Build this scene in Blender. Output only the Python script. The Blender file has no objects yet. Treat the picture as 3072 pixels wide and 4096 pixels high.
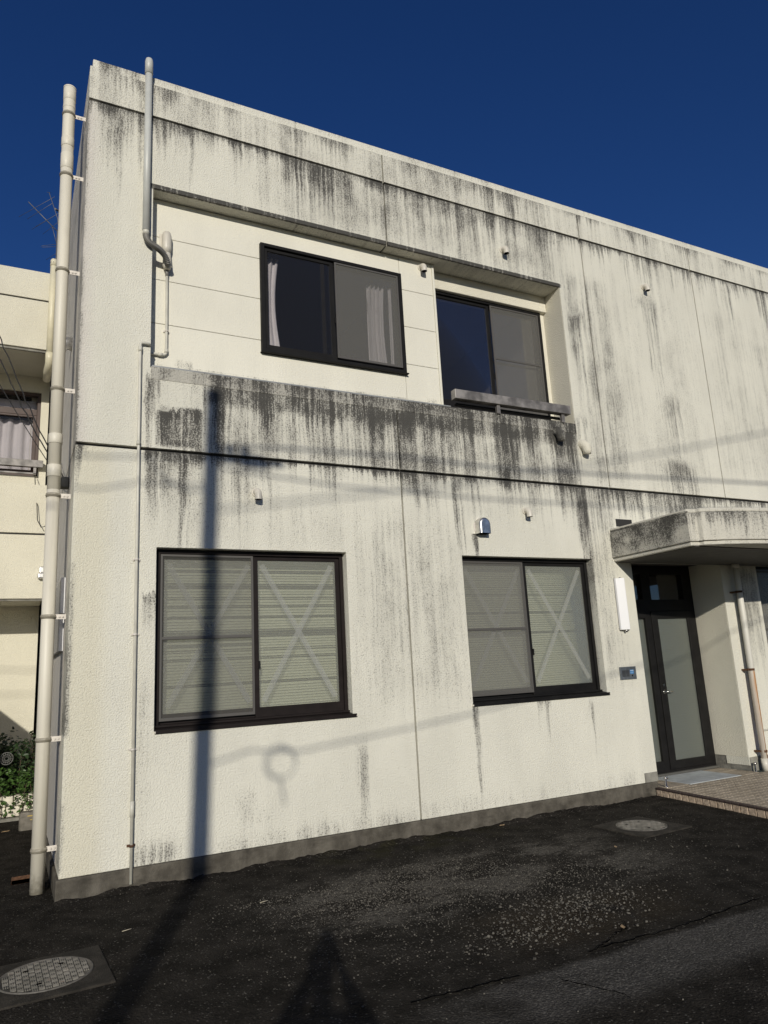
import bpy, bmesh, math, random
from mathutils import Vector, Matrix, Euler
rnd = random.Random(7)
S = bpy.context.scene
COL = S.collection
rad = math.radians

# ------------------------------------------------------------------ camera
cam_d = bpy.data.cameras.new('camera')
cam = bpy.data.objects.new('camera', cam_d); COL.objects.link(cam)
cam.location = (-0.4158, -6.4842, 1.6)
cam.rotation_euler = (1.7838, 0.0526, -0.4692)
cam_d.sensor_fit = 'HORIZONTAL'; cam_d.sensor_width = 36.0
cam_d.lens = 36.0 * 2888.5 / 3072.0
cam_d.clip_start = 0.05; cam_d.clip_end = 2000
S.camera = cam

# ------------------------------------------------------------------ world, sun, exposure
LIGHT = Vector((0.40, 1.0, -0.345)).normalized()
w = bpy.data.worlds.new('World'); S.world = w; w.use_nodes = True
wn = w.node_tree; bg = wn.nodes['Background']
sky = wn.nodes.new('ShaderNodeTexSky'); sky.sky_type = 'NISHITA'; sky.sun_disc = False
sky.sun_elevation = math.asin(-LIGHT.z); sky.sun_rotation = math.atan2(-LIGHT.x, -LIGHT.y)
sky.altitude = 1500; sky.air_density = 1.0; sky.dust_density = 1.0; sky.ozone_density = 4.0
hsv = wn.nodes.new('ShaderNodeHueSaturation'); hsv.inputs['Saturation'].default_value = 1.20; hsv.inputs['Hue'].default_value = 0.516
wn.links.new(sky.outputs[0], hsv.inputs['Color']); wn.links.new(hsv.outputs[0], bg.inputs[0]); bg.inputs[1].default_value = 0.082
sun_d = bpy.data.lights.new('sun', 'SUN'); sun_d.energy = 4.5; sun_d.angle = rad(0.55); sun_d.color = (1.0, 0.94, 0.82)
sun = bpy.data.objects.new('sun', sun_d); COL.objects.link(sun)
sun.location = (-8, -20, 12); sun.rotation_euler = LIGHT.to_track_quat('-Z', 'Y').to_euler()
S.view_settings.view_transform = 'Standard'; S.view_settings.look = 'None'
S.view_settings.exposure = -0.43; S.view_settings.gamma = 1.0; S.view_settings.use_curve_mapping = False
S.cycles.max_bounces = 7; S.cycles.transparent_max_bounces = 12

# ------------------------------------------------------------------ node helpers
class E:
    """a float socket in a node tree, with arithmetic"""
    nt = None
    def __init__(s, sock): s.s = sock
    def _m(a, op, *o, clamp=False):
        n = E.nt.nodes.new('ShaderNodeMath'); n.operation = op; n.use_clamp = clamp
        for i, v in enumerate((a,) + o):
            if isinstance(v, E): E.nt.links.new(v.s, n.inputs[i])
            else: n.inputs[i].default_value = v
        return E(n.outputs[0])
    def __add__(a, b): return a._m('ADD', b)
    __radd__ = __add__
    def __sub__(a, b): return a._m('SUBTRACT', b)
    def __rsub__(a, b): return (a * -1.0) + b
    def __mul__(a, b): return a._m('MULTIPLY', b)
    __rmul__ = __mul__
    def __truediv__(a, b): return a._m('DIVIDE', b)
    def max(a, b): return a._m('MAXIMUM', b)
    def min(a, b): return a._m('MINIMUM', b)
    def clamp(a): return a._m('ADD', 0.0, clamp=True)
    def pow(a, b): return a._m('POWER', b)
    def ss(a, lo, hi):
        n = E.nt.nodes.new('ShaderNodeMapRange'); n.interpolation_type = 'SMOOTHSTEP'
        E.nt.links.new(a.s, n.inputs[0])
        n.inputs[1].default_value = lo; n.inputs[2].default_value = hi
        if lo > hi:
            n.inputs[1].default_value = hi; n.inputs[2].default_value = lo
            n.inputs[3].default_value = 1.0; n.inputs[4].default_value = 0.0
        return E(n.outputs[0])

def vec(x, y, z):
    n = E.nt.nodes.new('ShaderNodeCombineXYZ')
    for i, v in enumerate((x, y, z)):
        if isinstance(v, E): E.nt.links.new(v.s, n.inputs[i])
        else: n.inputs[i].default_value = v
    return n.outputs[0]
def noise(v, scale=1.0, detail=2.0, rough=0.5, dist=0.0):
    n = E.nt.nodes.new('ShaderNodeTexNoise'); n.inputs['Scale'].default_value = scale
    n.inputs['Detail'].default_value = detail; n.inputs['Roughness'].default_value = rough
    n.inputs['Distortion'].default_value = dist
    if v is not None: E.nt.links.new(v, n.inputs['Vector'])
    return E(n.outputs[0])
def voronoi(v, scale=1.0, out=0, feature='F1'):
    n = E.nt.nodes.new('ShaderNodeTexVoronoi'); n.feature = feature; n.inputs['Scale'].default_value = scale
    E.nt.links.new(v, n.inputs['Vector'])
    if out == 0: return E(n.outputs['Distance'])
    sp = E.nt.nodes.new('ShaderNodeSeparateColor'); E.nt.links.new(n.outputs['Color'], sp.inputs[0])
    return E(sp.outputs[0])
def coords():
    n = E.nt.nodes.new('ShaderNodeTexCoord'); sp = E.nt.nodes.new('ShaderNodeSeparateXYZ')
    E.nt.links.new(n.outputs['Object'], sp.inputs[0])
    return n.outputs['Object'], E(sp.outputs[0]), E(sp.outputs[1]), E(sp.outputs[2])
def mixc(f, a, b):
    n = E.nt.nodes.new('ShaderNodeMix'); n.data_type = 'RGBA'
    if isinstance(f, E): E.nt.links.new(f.s, n.inputs[0])
    else: n.inputs[0].default_value = f
    for i, v in ((6, a), (7, b)):
        if isinstance(v, tuple): n.inputs[i].default_value = (*v, 1)
        else: E.nt.links.new(v, n.inputs[i])
    return n.outputs[2]
def bump(h, dist=0.01, strength=1.0):
    n = E.nt.nodes.new('ShaderNodeBump'); n.inputs['Distance'].default_value = dist; n.inputs['Strength'].default_value = strength
    E.nt.links.new(h.s, n.inputs['Height']); return n.outputs[0]
MATS = {}
def new_mat(name):
    m = bpy.data.materials.new(name); m.use_nodes = True; E.nt = m.node_tree
    MATS[name] = m
    return m, m.node_tree.nodes['Principled BSDF']
def link(a, b): E.nt.links.new(a, b)
def plain(name, col, rough=0.6, metal=0.0, vary=0.0, vscale=8.0, spec=0.5, bmp=0.0, bscale=60.0):
    m, p = new_mat(name)
    p.inputs['Base Color'].default_value = (*col, 1); p.inputs['Roughness'].default_value = rough
    p.inputs['Metallic'].default_value = metal; p.inputs['Specular IOR Level'].default_value = spec
    if vary or bmp:
        o, X, Y, Z = coords()
    if vary:
        f = noise(o, vscale, 4, 0.6).ss(0.3, 0.7)
        link(mixc(f, tuple(c * (1 - vary) for c in col), tuple(min(1, c * (1 + vary * .6)) for c in col)), p.inputs['Base Color'])
    if bmp: link(bump(noise(o, bscale, 3), bmp), p.inputs['Normal'])
    return m

PAINT = (0.742, 0.724, 0.630)
def stucco_height(o):
    return noise(o, 72.0, 2, 0.6, 0.15) * 0.9 + noise(o, 170.0, 1) * 0.3
def stained_paint(name, regs, base=PAINT, bmp=0.012, specks=0.0, tint=None, clean=(), glossy=None, spots=1.0):
    """render paint on stucco with rain streaks that hang below the edges listed in regs:
    (x0, x1, z_top, length, strength, softness of the sides)"""
    m, p = new_mat(name)
    o, X, Y, Z = coords()
    Xw = X + noise(vec(X * 1.0, Y, Z * 1.5), 2.0, 2) * 0.05
    s1 = noise(vec(Xw * 6.0, 3.1, Z * 0.30), 1.0, 3, 0.6)
    s2 = noise(vec(Xw * 30.0, 7.7, Z * 0.8), 1.0, 2, 0.6)
    s3 = noise(vec(Xw * 75.0, 1.7, Z * 1.6), 1.0, 2, 0.6)
    big = noise(vec(X * 0.9, 1.3, Z * 0.5), 1.0, 2)
    mod = noise(vec(X * 1.5, 5.3, Z * 0.4), 1.0, 2, .6).ss(.36, .62) * .75 + .38
    streak = (s1 * 0.40 + s2 * 0.35 + s3 * 0.25).ss(0.36, 0.66)
    strk2 = (s1 * 0.35 + s2 * 0.30 + big * 0.40).ss(0.37, 0.66)
    hgt = noise(o, 72.0, 2, 0.6, 0.15)
    fine = (hgt * 0.60 + noise(vec(X * 110.0, Y * 110.0, Z * 26.0), 1.0, 2, 0.6) * 0.26 + noise(vec(X * 40.0, Y * 40.0, Z * 9.0), 1.0, 2) * .16).ss(0.34, 0.69)
    cov = None
    for r in regs:
        x0, x1, zt, ln, st = r[:5]; sx = r[5] if len(r) > 5 else 0.03; tf = r[6] if len(r) > 6 else 0.0
        if ln < .1: a = Z.ss(zt + .003, zt - .002) * Z.ss(zt - ln * 1.5, zt - ln * .7) * (s2.ss(.3, .6) * .5 + .55) * st * Y.ss(.035, .012)
        else:
            L = strk2 * ln * 1.30 + ln * 0.07
            a = ((Z * -1.0 + zt) / L)
            a = (1.0 - a).clamp() * (Z.ss(zt + 0.006, zt - 0.004) if not tf else (Z + s2 * .25 + s1 * .3 - .27).ss(zt + tf * .2, zt - tf))
            a = a * st * (streak * 0.65 + 0.45) * (mod if x1 - x0 > .5 and st < 1.15 else 1.0)
        a = a * Xw.ss(x0 - sx, x0 + sx) * Xw.ss(x1 + sx, x1 - sx)
        cov = a if cov is None else cov.max(a)
    for r in specks or ():            # general mottling inside a soft box
        x0, x1, z0, z1, st, sx = r
        a = Xw.ss(x0 - sx, x0 + sx) * Xw.ss(x1 + sx, x1 - sx) * Z.ss(z0 - sx, z0 + sx) * Z.ss(z1 + sx, z1 - sx) * st * ((strk2 * 0.6 + streak * .25 + 0.2) if st < 1.2 else (strk2 * .38 + streak * .28 + .33))
        cov = a if cov is None else cov.max(a)
    for (x0, x1, z0, z1) in clean:
        cov = cov * (1.0 - X.ss(x0 - .012, x0 + .012) * X.ss(x1 + .012, x1 - .012) * Z.ss(z0 - .02, z0 + .02) * Z.ss(z1 + .012, z1 - .012) * .8)
    cov = cov + (strk2 * 0.7 + streak * 0.3) * 0.060 * spots
    cov = cov * (noise(vec(X * 4.0, Y * 4.0, Z * 2.6), 1.0, 4, .65).ss(.32, .66) * .55 + .66)
    dirt = ((cov - fine) * 1.9 + 0.28).clamp() * cov.ss(0.0, 0.14)
    wash = cov.ss(0.04, 0.70) * 0.70
    tone = noise(vec(X * 2.2, Y * 2.2, Z * 1.1), 1.0, 3).ss(0.3, 0.7)
    c0 = mixc(tone, tuple(c * 0.92 for c in base), base)
    c0 = mixc(streak * .05, c0, (.42, .41, .36))
    if tint:
        x0, x1, col, amt = tint
        c0 = mixc(X.ss(x0 - .05, x0 + .05) * X.ss(x1 + .12, x1 - .08) * amt, c0, col)
    c1 = mixc(wash, c0, (0.30, 0.292, 0.262))
    grime = mixc((cov * .8 + s3 * .5 - .15).ss(0.25, 0.95), (0.165, 0.156, 0.136), (0.040, 0.038, 0.034))
    link(mixc(dirt * 0.92, c1, grime), p.inputs['Base Color'])
    p.inputs['Roughness'].default_value = 0.62; p.inputs['Specular IOR Level'].default_value = 0.3
    link(bump(stucco_height(o), bmp), p.inputs['Normal'])
    return m

R_ = random.Random(3)
def extra(n, xa, xb, za, zb, w=(.03, .16), l=(.3, 1.0), s=(.35, .7)):
    out = []
    for i in range(n):
        x = R_.uniform(xa, xb); ww = R_.uniform(*w)
        out.append((x, x + ww, R_.uniform(za, zb), R_.uniform(*l), R_.uniform(*s), .03))
    return out

stained_paint('paint_parapet', [(-.1, 16, 7.50, .46, .66), (2.2, 16, 7.50, .42, .72), (4.6, 6.0, 7.5, .6, .9, .3), (.1, .5, 7.6, .5, .75, .05), (-.1, 16, 7.605, .10, .30)], specks=[(-.1, 16, 7.1, 7.45, .34, .1)], spots=1.4)
stained_paint('paint_upper', extra(9, .1, 6.0, 7.10, 7.12, (.02, .07), (.5, 1.2), (.7, 1.1)) + extra(8, 6.3, 10.4, 7.10, 7.12, (.02, .08), (.6, 1.6), (.6, 1.05)) + [
    (-.1, 16, 7.113, .20, 1.16), (.06, 0.60, 7.115, .85, 1.0), (.60, 1.5, 7.115, .45, .85), (1.4, 3.19, 7.115, .95, 1.05, .15), (3.19, 5.4, 7.115, .75, .85), (5.2, 6.16, 7.115, .95, 1.1, .15),
    (6.2, 8.3, 7.115, .65, .9), (7.4, 8.3, 7.115, 1.0, .8, .3), (8.4, 9.4, 7.115, 1.0, 1.0, .2), (9.3, 10.4, 7.115, .9, .95, .2), (10.4, 15, 7.115, .9, .9),
    (.6, 5.75, 6.362, .05, 1.5), (.9, 3.19, 4.34, 1.0, 1.35, .05), (.62, 1.0, 4.315, .5, .6, .05), (3.19, 5.72, 4.34, .95, 1.2, .05),
    (.77, 1.06, 4.07, .42, 1.4, .02, .03), (.60, .70, 4.40, .9, 1.05, .03, .1), (7.10, 7.50, 6.6, 1.8, .85, .10, .3), (7.35, 7.7, 5.3, 1.8, .62, .15, .4), (6.9, 7.9, 4.2, .7, .85, .25, .2),
    (5.80, 6.12, 6.05, 1.5, .85, .06, .15), (5.72, 6.0, 4.6, 1.1, .9, .08, .2), (9.3, 9.8, 6.3, 1.8, .55, .25, .3), (4.0, 4.25, 6.9, .7, .5, .08, .2)],
    specks=[(1.1, 5.65, 3.6, 4.2, .80, .12), (1.06, 5.72, 4.12, 4.40, 1.5, .10), (.70, 1.06, 3.68, 4.02, 1.1, .03), (1.6, 5.9, 6.3, 7.1, .46, .3), (5.8, 6.6, 3.7, 6.6, .46, .2), (6.3, 8.3, 3.7, 6.9, .20, .3), (8.4, 10.5, 4.0, 6.6, .32, .3), (-.1, .04, 3.6, 7.0, .60, .03)],
    clean=[(.70, 1.10, 4.07, 4.40)], spots=1.15, tint=(-1, .05, (.60, .55, .52), .6))
stained_paint('paint_lower', extra(10, .9, 6.0, 3.615, 3.63, (.015, .05), (.4, 1.0), (.7, 1.15)) + [
    (.6, 12, 3.629, .16, 1.16), (.62, 1.3, 3.63, .65, 1.0, .06), (.90, 1.0, 3.63, .95, 1.2, .03), (1.2, 3.2, 3.63, .50, .80, .15), (3.2, 6.2, 3.63, .55, .92), (6.2, 12, 3.63, .5, .95), (.02, .12, 3.63, .40, .9, .03),
    (1.3, 1.8, 3.63, 1.1, .66, .15), (2.2, 2.6, 3.63, .9, .6, .1), (3.84, 3.99, 3.63, 1.25, 1.0, .03), (5.60, 5.80, 3.63, 1.6, 1.2, .03), (5.8, 6.2, 3.63, 1.5, .60, .1),
    (2.55, 2.68, 1.0, .95, .72, .04, .25), (3.90, 3.98, 1.16, 1.05, .82, .02), (4.74, 4.92, 1.16, 1.10, .85, .03), (5.46, 5.53, 1.14, 1.0, .80, .02, .1), (4.06, 4.14, 2.99, .3, 1.0, .015),
    (1.40, 1.60, .72, .70, .66, .07, .3), (1.5, 1.75, .5, .45, .5, .07, .2), (.60, .66, 1.7, 1.9, .45, .05, .3), (.60, .72, 2.38, .32, .70, .02, .03),
    (8.3, 8.7, 2.75, 1.8, .75, .1, .2)],
    specks=[(.60, .95, .12, .32, .62, .12), (1.2, 2.4, .10, .26, .52, .12), (2.5, 3.2, .10, .26, .45, .12), (3.2, 6.2, .1, .3, .25, .1), (2.6, 3.9, 1.2, 3.2, .34, .4), (5.75, 6.15, 1.2, 3.0, .40, .15), (.9, 3.0, 2.8, 3.5, .25, .3), (.0, .05, 1.2, 2.6, .75, .03), (.01, .05, .2, .7, .55, .03)],
    tint=(.0, .26, (.66, .615, .46), .5), spots=1.05)
stained_paint('paint_coping', [(.5, 2.2, 4.46, .5, .9, .05), (1.1, 5.8, 4.46, .6, 1.3, .05)], base=(.52, .50, .44), specks=[(1.15, 5.8, 4.3, 4.5, 1.3, .1)])
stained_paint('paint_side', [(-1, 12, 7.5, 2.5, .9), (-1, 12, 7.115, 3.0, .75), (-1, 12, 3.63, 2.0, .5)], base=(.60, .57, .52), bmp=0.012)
stained_paint('paint_canopy', [(5, 10, 3.08, .34, .72), (5, 6.12, 3.10, .60, 1.15, .02)], specks=[(5, 10, 2.6, 3.2, .22, .3), (5, 6.12, 2.75, 3.1, .50, .02)], bmp=0.012, base=(.66, .635, .55))
stained_paint('paint_plain', [(-20, 20, -3, .3, .2)], base=(.75, .715, .60), spots=.3)
stained_paint('paint_wing', [(-14, 0, 7.5, .6, .30, .1), (-14, 0, 3.63, .5, .22, .1)], base=(.72, .685, .56), spots=.3)
stained_paint('siding_paint', [(.6, 3.9, 4.55, .1, .4)], base=(.765, .74, .64), bmp=0.0045, spots=.15, specks=[(.9, 1.05, 4.5, 4.62, .5, .04), (3.7, 3.87, 4.46, 4.58, .5, .04)])

def concrete(name, a, b, bmp=.006, sc=6.0):
    m, p = new_mat(name); o, X, Y, Z = coords()
    f = noise(o, sc, 5, .65).ss(.3, .7); g = noise(vec(X * 9.0, Y * 9.0, Z * 2.0), 1.0, 3).ss(.4, .75)
    link(mixc((g * .45 + noise(vec(X * 3., Y * 3., Z * 10.), 1., 4, .7).ss(.5, .7) * .4).clamp(), mixc(f, a, b), tuple(c * .40 for c in a)), p.inputs['Base Color'])
    p.inputs['Roughness'].default_value = .85; p.inputs['Specular IOR Level'].default_value = .2
    link(bump(noise(o, 160, 3) + noise(o, 40, 3) * .8, bmp), p.inputs['Normal'])
concrete('foundation_concrete', (.075, .067, .054), (.150, .136, .112))
concrete('grey_concrete', (.22, .21, .185), (.32, .31, .27))
concrete('lid_concrete', (.026, .023, .019), (.066, .058, .047), bmp=.009)
concrete('stop_concrete', (.13, .12, .10), (.24, .22, .19))
plain('joint_black', (.022, .021, .020), .8)
plain('black_frame', (.0105, .0100, .0098), .55, vary=.25, spec=.18)
plain('brown_frame', (.0145, .0108, .0100), .55, vary=.25, spec=.18)
plain('wing_brown', (.055, .030, .022), .45, vary=.2)
m, p = new_mat('pvc_cream'); o, X, Y, Z = coords()
st_ = noise(vec(X * 22., Y * 22., Z * .7), 1., 3, .6).ss(.45, .72) * .28 + noise(vec(X * 9., Y * 9., Z * 5.), 1., 4).ss(.55, .75) * .15
c = mixc(st_, (.67, .635, .54), (.42, .39, .32))
c = mixc((Z + noise(o, 30., 3) * .25).ss(.30, .10) * .75, c, (.16, .14, .10))
link(c, p.inputs['Base Color']); p.inputs['Roughness'].default_value = .5
plain('pvc_grey', (.52, .53, .50), .42, vary=.08, vscale=5)
plain('pvc_wing', (.68, .63, .46), .45, vary=.08)
plain('conduit', (.56, .545, .475), .45, vary=.12, vscale=7)
plain('vent_plastic', (.62, .585, .51), .42, vary=.1)
plain('flex_grey', (.20, .193, .178), .5)
plain('grey_plastic_dark', (.09, .088, .08), .5)
plain('steel', (.72, .71, .69), .36, metal=1.0, vary=.3, vscale=14)
plain('chrome', (.72, .70, .67), .16, metal=1.0)
plain('bracket_steel', (.62, .58, .53), .5, vary=.12, vscale=20)
plain('rust', (.10, .045, .02), .85, vary=.5, vscale=40)
plain('dark_hole', (.004, .004, .004), .9, spec=0.0)
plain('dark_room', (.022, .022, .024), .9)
plain('room_wall', (.25, .245, .22), .9)
plain('flashing', (.30, .31, .31), .45, metal=.3, vary=.2)
plain('curtain_cloth', (.77, .755, .75), .9, vary=.06, vscale=3)
plain('blind_slat', (.70, .705, .655), .5)
plain('lamp_acrylic', (.74, .74, .75), .35)
plain('lamp_base', (.35, .34, .32), .5)
plain('plate_steel', (.135, .150, .165), .5, metal=.35, vary=.25, vscale=25)
plain('plate_grille', (.055, .060, .066), .6)
plain('sticker_blue', (.045, .19, .43), .4)
plain('sticker_white', (.55, .65, .75), .4)
plain('mat_grey', (.46, .485, .49), .75, vary=.15, vscale=6, bmp=.002, bscale=300)
plain('tile_nosing', (.050, .032, .028), .6, vary=.3, vscale=30)
plain('grout', (.03, .048, .040), .9)
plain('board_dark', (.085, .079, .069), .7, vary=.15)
plain('rail_bronze', (.235, .220, .208), .45, metal=.15, vary=.5, vscale=7)
plain('cable_black', (.012, .012, .012), .6)
plain('pole_concrete', (.30, .29, .27), .85, vary=.2)
plain('antenna_metal', (.16, .16, .16), .5, metal=.3)
plain('leaf_dark', (.022, .045, .014), .5, vary=.4, vscale=9)
plain('leaf_green', (.055, .115, .022), .45, vary=.5, vscale=9)
plain('dry_leaf', (.36, .25, .14), .8, vary=.3, vscale=30)
plain('stem_brown', (.07, .05, .03), .9)
plain('white_block', (.72, .67, .56), .8, vary=.2, vscale=9)
plain('fan_white', (.11, .11, .105), .6)
plain('skin', (.52, .34, .25), .5); plain('hair', (.015, .012, .010), .5)
plain('jacket_cloth', (.05, .055, .075), .9, vary=.2); plain('trouser_cloth', (.06, .058, .055), .9, vary=.2)
plain('shoe_black', (.02, .02, .02), .6); plain('phone_black', (.01, .01, .012), .25)
plain('straw', (.50, .45, .34), .8)
plain('yellow_mark', (.48, .34, .08), .7)

# rusted pipe: white PVC with an orange run below the brackets
m, p = new_mat('rusty_pvc'); o, X, Y, Z = coords()
f = noise(vec(X * 55., Y * 55., Z * 1.6), 1., 3).ss(.34, .54) * (Z.ss(1.24, 1.20) * 1.0 + .07).clamp() * (X.ss(-.03, .012) * .75 + .25)
link(mixc(f, (.66, .65, .59), (.46, .20, .055)), p.inputs['Base Color']); p.inputs['Roughness'].default_value = .5
# concrete-cast tiles
m, p = new_mat('tile_top'); o, X, Y, Z = coords()
oi = E.nt.nodes.new('ShaderNodeObjectInfo'); rn = E(oi.outputs['Random'])
c = mixc(rn, (.34, .285, .215), (.46, .39, .30))
g = noise(o, 130, 2).ss(.45, .6) * noise(o, 9, 2).ss(.4, .6)
link(mixc(g * .7, c, (.075, .062, .05)), p.inputs['Base Color']); p.inputs['Roughness'].default_value = .7
link(bump(noise(o, 220, 2), .003), p.inputs['Normal'])
m, p = new_mat('tile_riser'); o, X, Y, Z = coords()
oi = E.nt.nodes.new('ShaderNodeObjectInfo'); rn = E(oi.outputs['Random'])
link(mixc(noise(o, 30, 3).ss(.35, .7), mixc(rn, (.56, .43, .31), (.66, .53, .40)), (.34, .26, .19)), p.inputs['Base Color'])
p.inputs['Roughness'].default_value = .75; link(bump(noise(o, 90, 3), .006), p.inputs['Normal'])
# cast-iron lid
m, p = new_mat('lid_iron'); o, X, Y, Z = coords()
link(mixc(noise(o, 14, 4).ss(.35, .65), (.13, .125, .11), (.21, .20, .18)), p.inputs['Base Color'])
link(mixc(noise(o, 30, 3).ss(.62, .75) * .6, mixc(noise(o, 14, 4).ss(.35, .65), (.16, .152, .132), (.26, .245, .215)), (.12, .05, .03)), p.inputs['Base Color'])
p.inputs['Roughness'].default_value = .6; p.inputs['Metallic'].default_value = .25

plain('lid_recess', (.13, .12, .103), .7, vary=.4, vscale=25)
# glass and screens
def glass(name, tint, rough, refl, diff=0.0, diffcol=(.4, .42, .36), bmp=0.0, bs=(200, 200, 200)):
    m, p = new_mat(name); nt = E.nt; nt.nodes.remove(p); out = nt.nodes['Material Output']
    tr = nt.nodes.new('ShaderNodeBsdfTransparent'); tr.inputs[0].default_value = (*tint, 1)
    gl = nt.nodes.new('ShaderNodeBsdfGlossy'); gl.inputs['Roughness'].default_value = rough
    fr = nt.nodes.new('ShaderNodeFresnel'); fr.inputs[0].default_value = 1.5
    o, X, Y, Z = coords()
    base = tr.outputs[0]
    if diff:
        d = nt.nodes.new('ShaderNodeBsdfDiffuse'); d.inputs[0].default_value = (*diffcol, 1)
        mx = nt.nodes.new('ShaderNodeMixShader'); mx.inputs[0].default_value = diff
        link(tr.outputs[0], mx.inputs[1]); link(d.outputs[0], mx.inputs[2]); base = mx.outputs[0]
        if bmp: link(bump(noise(vec(X * bs[0], Y * bs[1], Z * bs[2]), 1., 2), bmp), d.inputs['Normal'])
    if bmp: link(bump(noise(vec(X * bs[0], Y * bs[1], Z * bs[2]), 1., 2), bmp), gl.inputs['Normal'])
    f = (E(fr.outputs[0]) * refl).clamp()
    mx2 = nt.nodes.new('ShaderNodeMixShader'); link(f.s, mx2.inputs[0]); link(base, mx2.inputs[1]); link(gl.outputs[0], mx2.inputs[2])
    link(mx2.outputs[0], out.inputs[0])
glass('glass_clear', (.86, .85, .86), .0, .45, .035, (.22, .22, .215))
glass('glass_figured', (.90, .91, .86), .22, 1.2, .24, (.44, .445, .385), .002)
glass('glass_ribbed', (.62, .68, .62), .30, 1.2, .34, (.27, .285, .255), .004, (3., 3., 130.))
def see_through(name, col, cover):
    m, p = new_mat(name); nt = E.nt; out = nt.nodes['Material Output']
    p.inputs['Base Color'].default_value = (*col, 1); p.inputs['Roughness'].default_value = .8; p.inputs['Specular IOR Level'].default_value = .1
    tr = nt.nodes.new('ShaderNodeBsdfTransparent'); mx = nt.nodes.new('ShaderNodeMixShader'); mx.inputs[0].default_value = cover
    link(tr.outputs[0], mx.inputs[1]); link(p.outputs[0], mx.inputs[2]); link(mx.outputs[0], out.inputs[0])
see_through('insect_mesh', (.22, .215, .20), .42)
see_through('insect_mesh_fine', (.22, .215, .195), .24)
see_through('tape_film', (.42, .43, .40), .30)

# ground
m, p = new_mat('asphalt_old'); o, X, Y, Z = coords()
cell = voronoi(o, 78., 1); dist = voronoi(o, 78.)
dst2 = voronoi(o, 78.0, 1).ss(.72, 1.0) * noise(o, 60., 1).ss(.35, .7)
pn = noise(vec(X * 1.3, Y * 2.2, 0.), 1., 5, .7)
pale = pn.ss(.44, .60) * X.ss(1.0, 1.7) * X.ss(4.9, 3.9) * Y.ss(-2.5, -1.8) * Y.ss(-.55, -1.0)
brown = X.ss(1.9, 2.6) * X.ss(4.0, 3.2) * Y.ss(-3.0, -2.7) * Y.ss(-2.0, -2.35) * noise(o, 3.0, 3).ss(.3, .55)
mossy = Y.ss(-.55, -.25) * X.ss(1.5, 2.6) * X.ss(4.6, 3.4) * noise(o, 4., 3).ss(.45, .6)
dark = mixc(noise(o, 5., 4).ss(.3, .7), (.0135, .0120, .0101), (.0320, .0285, .0240))
stone = mixc((dst2 + pale * .35).clamp(), (.020, .0185, .0165), (.24, .225, .195))
isst = (cell.ss(.76, .92) * .62 + pale * cell.ss(.25, .55) * 1.0 + brown * cell.ss(.5, .7) * .6).clamp() * dist.ss(.62, .40)
c = mixc(isst, dark, stone)
c = mixc(pale * (noise(o, 26., 3).ss(.35, .65) * .55 + .25), c, (.125, .115, .098)); c = mixc(brown * .65, c, (.040, .031, .020)); c = mixc(mossy * .5, c, (.030, .028, .013))
# a smoother worn strip of newer asphalt along the road edge
yw = Y + noise(vec(X * 2.2, 0., 0.), 1., 4, .6) * .16 - .08 + noise(o, 45., 2) * .03
strip = yw.ss(-3.03, -3.09) * (Y + noise(vec(X * 1.2, 9., 0.), 1., 3) * .25 - .12).ss(-3.62, -3.40) * (X + noise(o, 5., 3) * 1.2 - .6).ss(1.1, 2.4)
fg = voronoi(o, 120., 1)
sc_ = mixc(fg.ss(.6, .95), mixc(noise(o, 2.5, 4).ss(.25, .7), (.044, .042, .038), (.070, .066, .060)), (.13, .123, .11))
c = mixc(strip, c, sc_)
link(c, p.inputs['Base Color']); p.inputs['Roughness'].default_value = .9; p.inputs['Specular IOR Level'].default_value = .06
link(bump((1.0 - dist) * 1.0 + noise(o, 20., 3) * 1.2, .007), p.inputs['Normal'])
m, p = new_mat('pebble'); o, X, Y, Z = coords()
link(mixc(noise(o, 33., 2).ss(.35, .65), (.045, .041, .034), (.145, .133, .110)), p.inputs['Base Color']); p.inputs['Roughness'].default_value = .85

# ------------------------------------------------------------------ object helpers
def wbase(o):
    v = Vector((0, 0, 0))
    while o: v = v + o.location; o = o.parent
    return v
def box(bm, x0, x1, y0, y1, z0, z1):
    v = [bm.verts.new(c) for c in ((x0,y0,z0),(x1,y0,z0),(x1,y1,z0),(x0,y1,z0),(x0,y0,z1),(x1,y0,z1),(x1,y1,z1),(x0,y1,z1))]
    for f in ((0,3,2,1),(4,5,6,7),(0,1,5,4),(1,2,6,5),(2,3,7,6),(3,0,4,7)): bm.faces.new([v[i] for i in f])
    return v
def obox(bm, c, ax, ay, az):
    """box from its centre and three half-axis vectors"""
    c, ax, ay, az = map(Vector, (c, ax, ay, az))
    v = [bm.verts.new(c + sx*ax + sy*ay + sz*az) for sz in (-1,1) for sx, sy in ((-1,-1),(1,-1),(1,1),(-1,1))]
    for f in ((0,3,2,1),(4,5,6,7),(0,1,5,4),(1,2,6,5),(2,3,7,6),(3,0,4,7)): bm.faces.new([v[i] for i in f])
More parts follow.
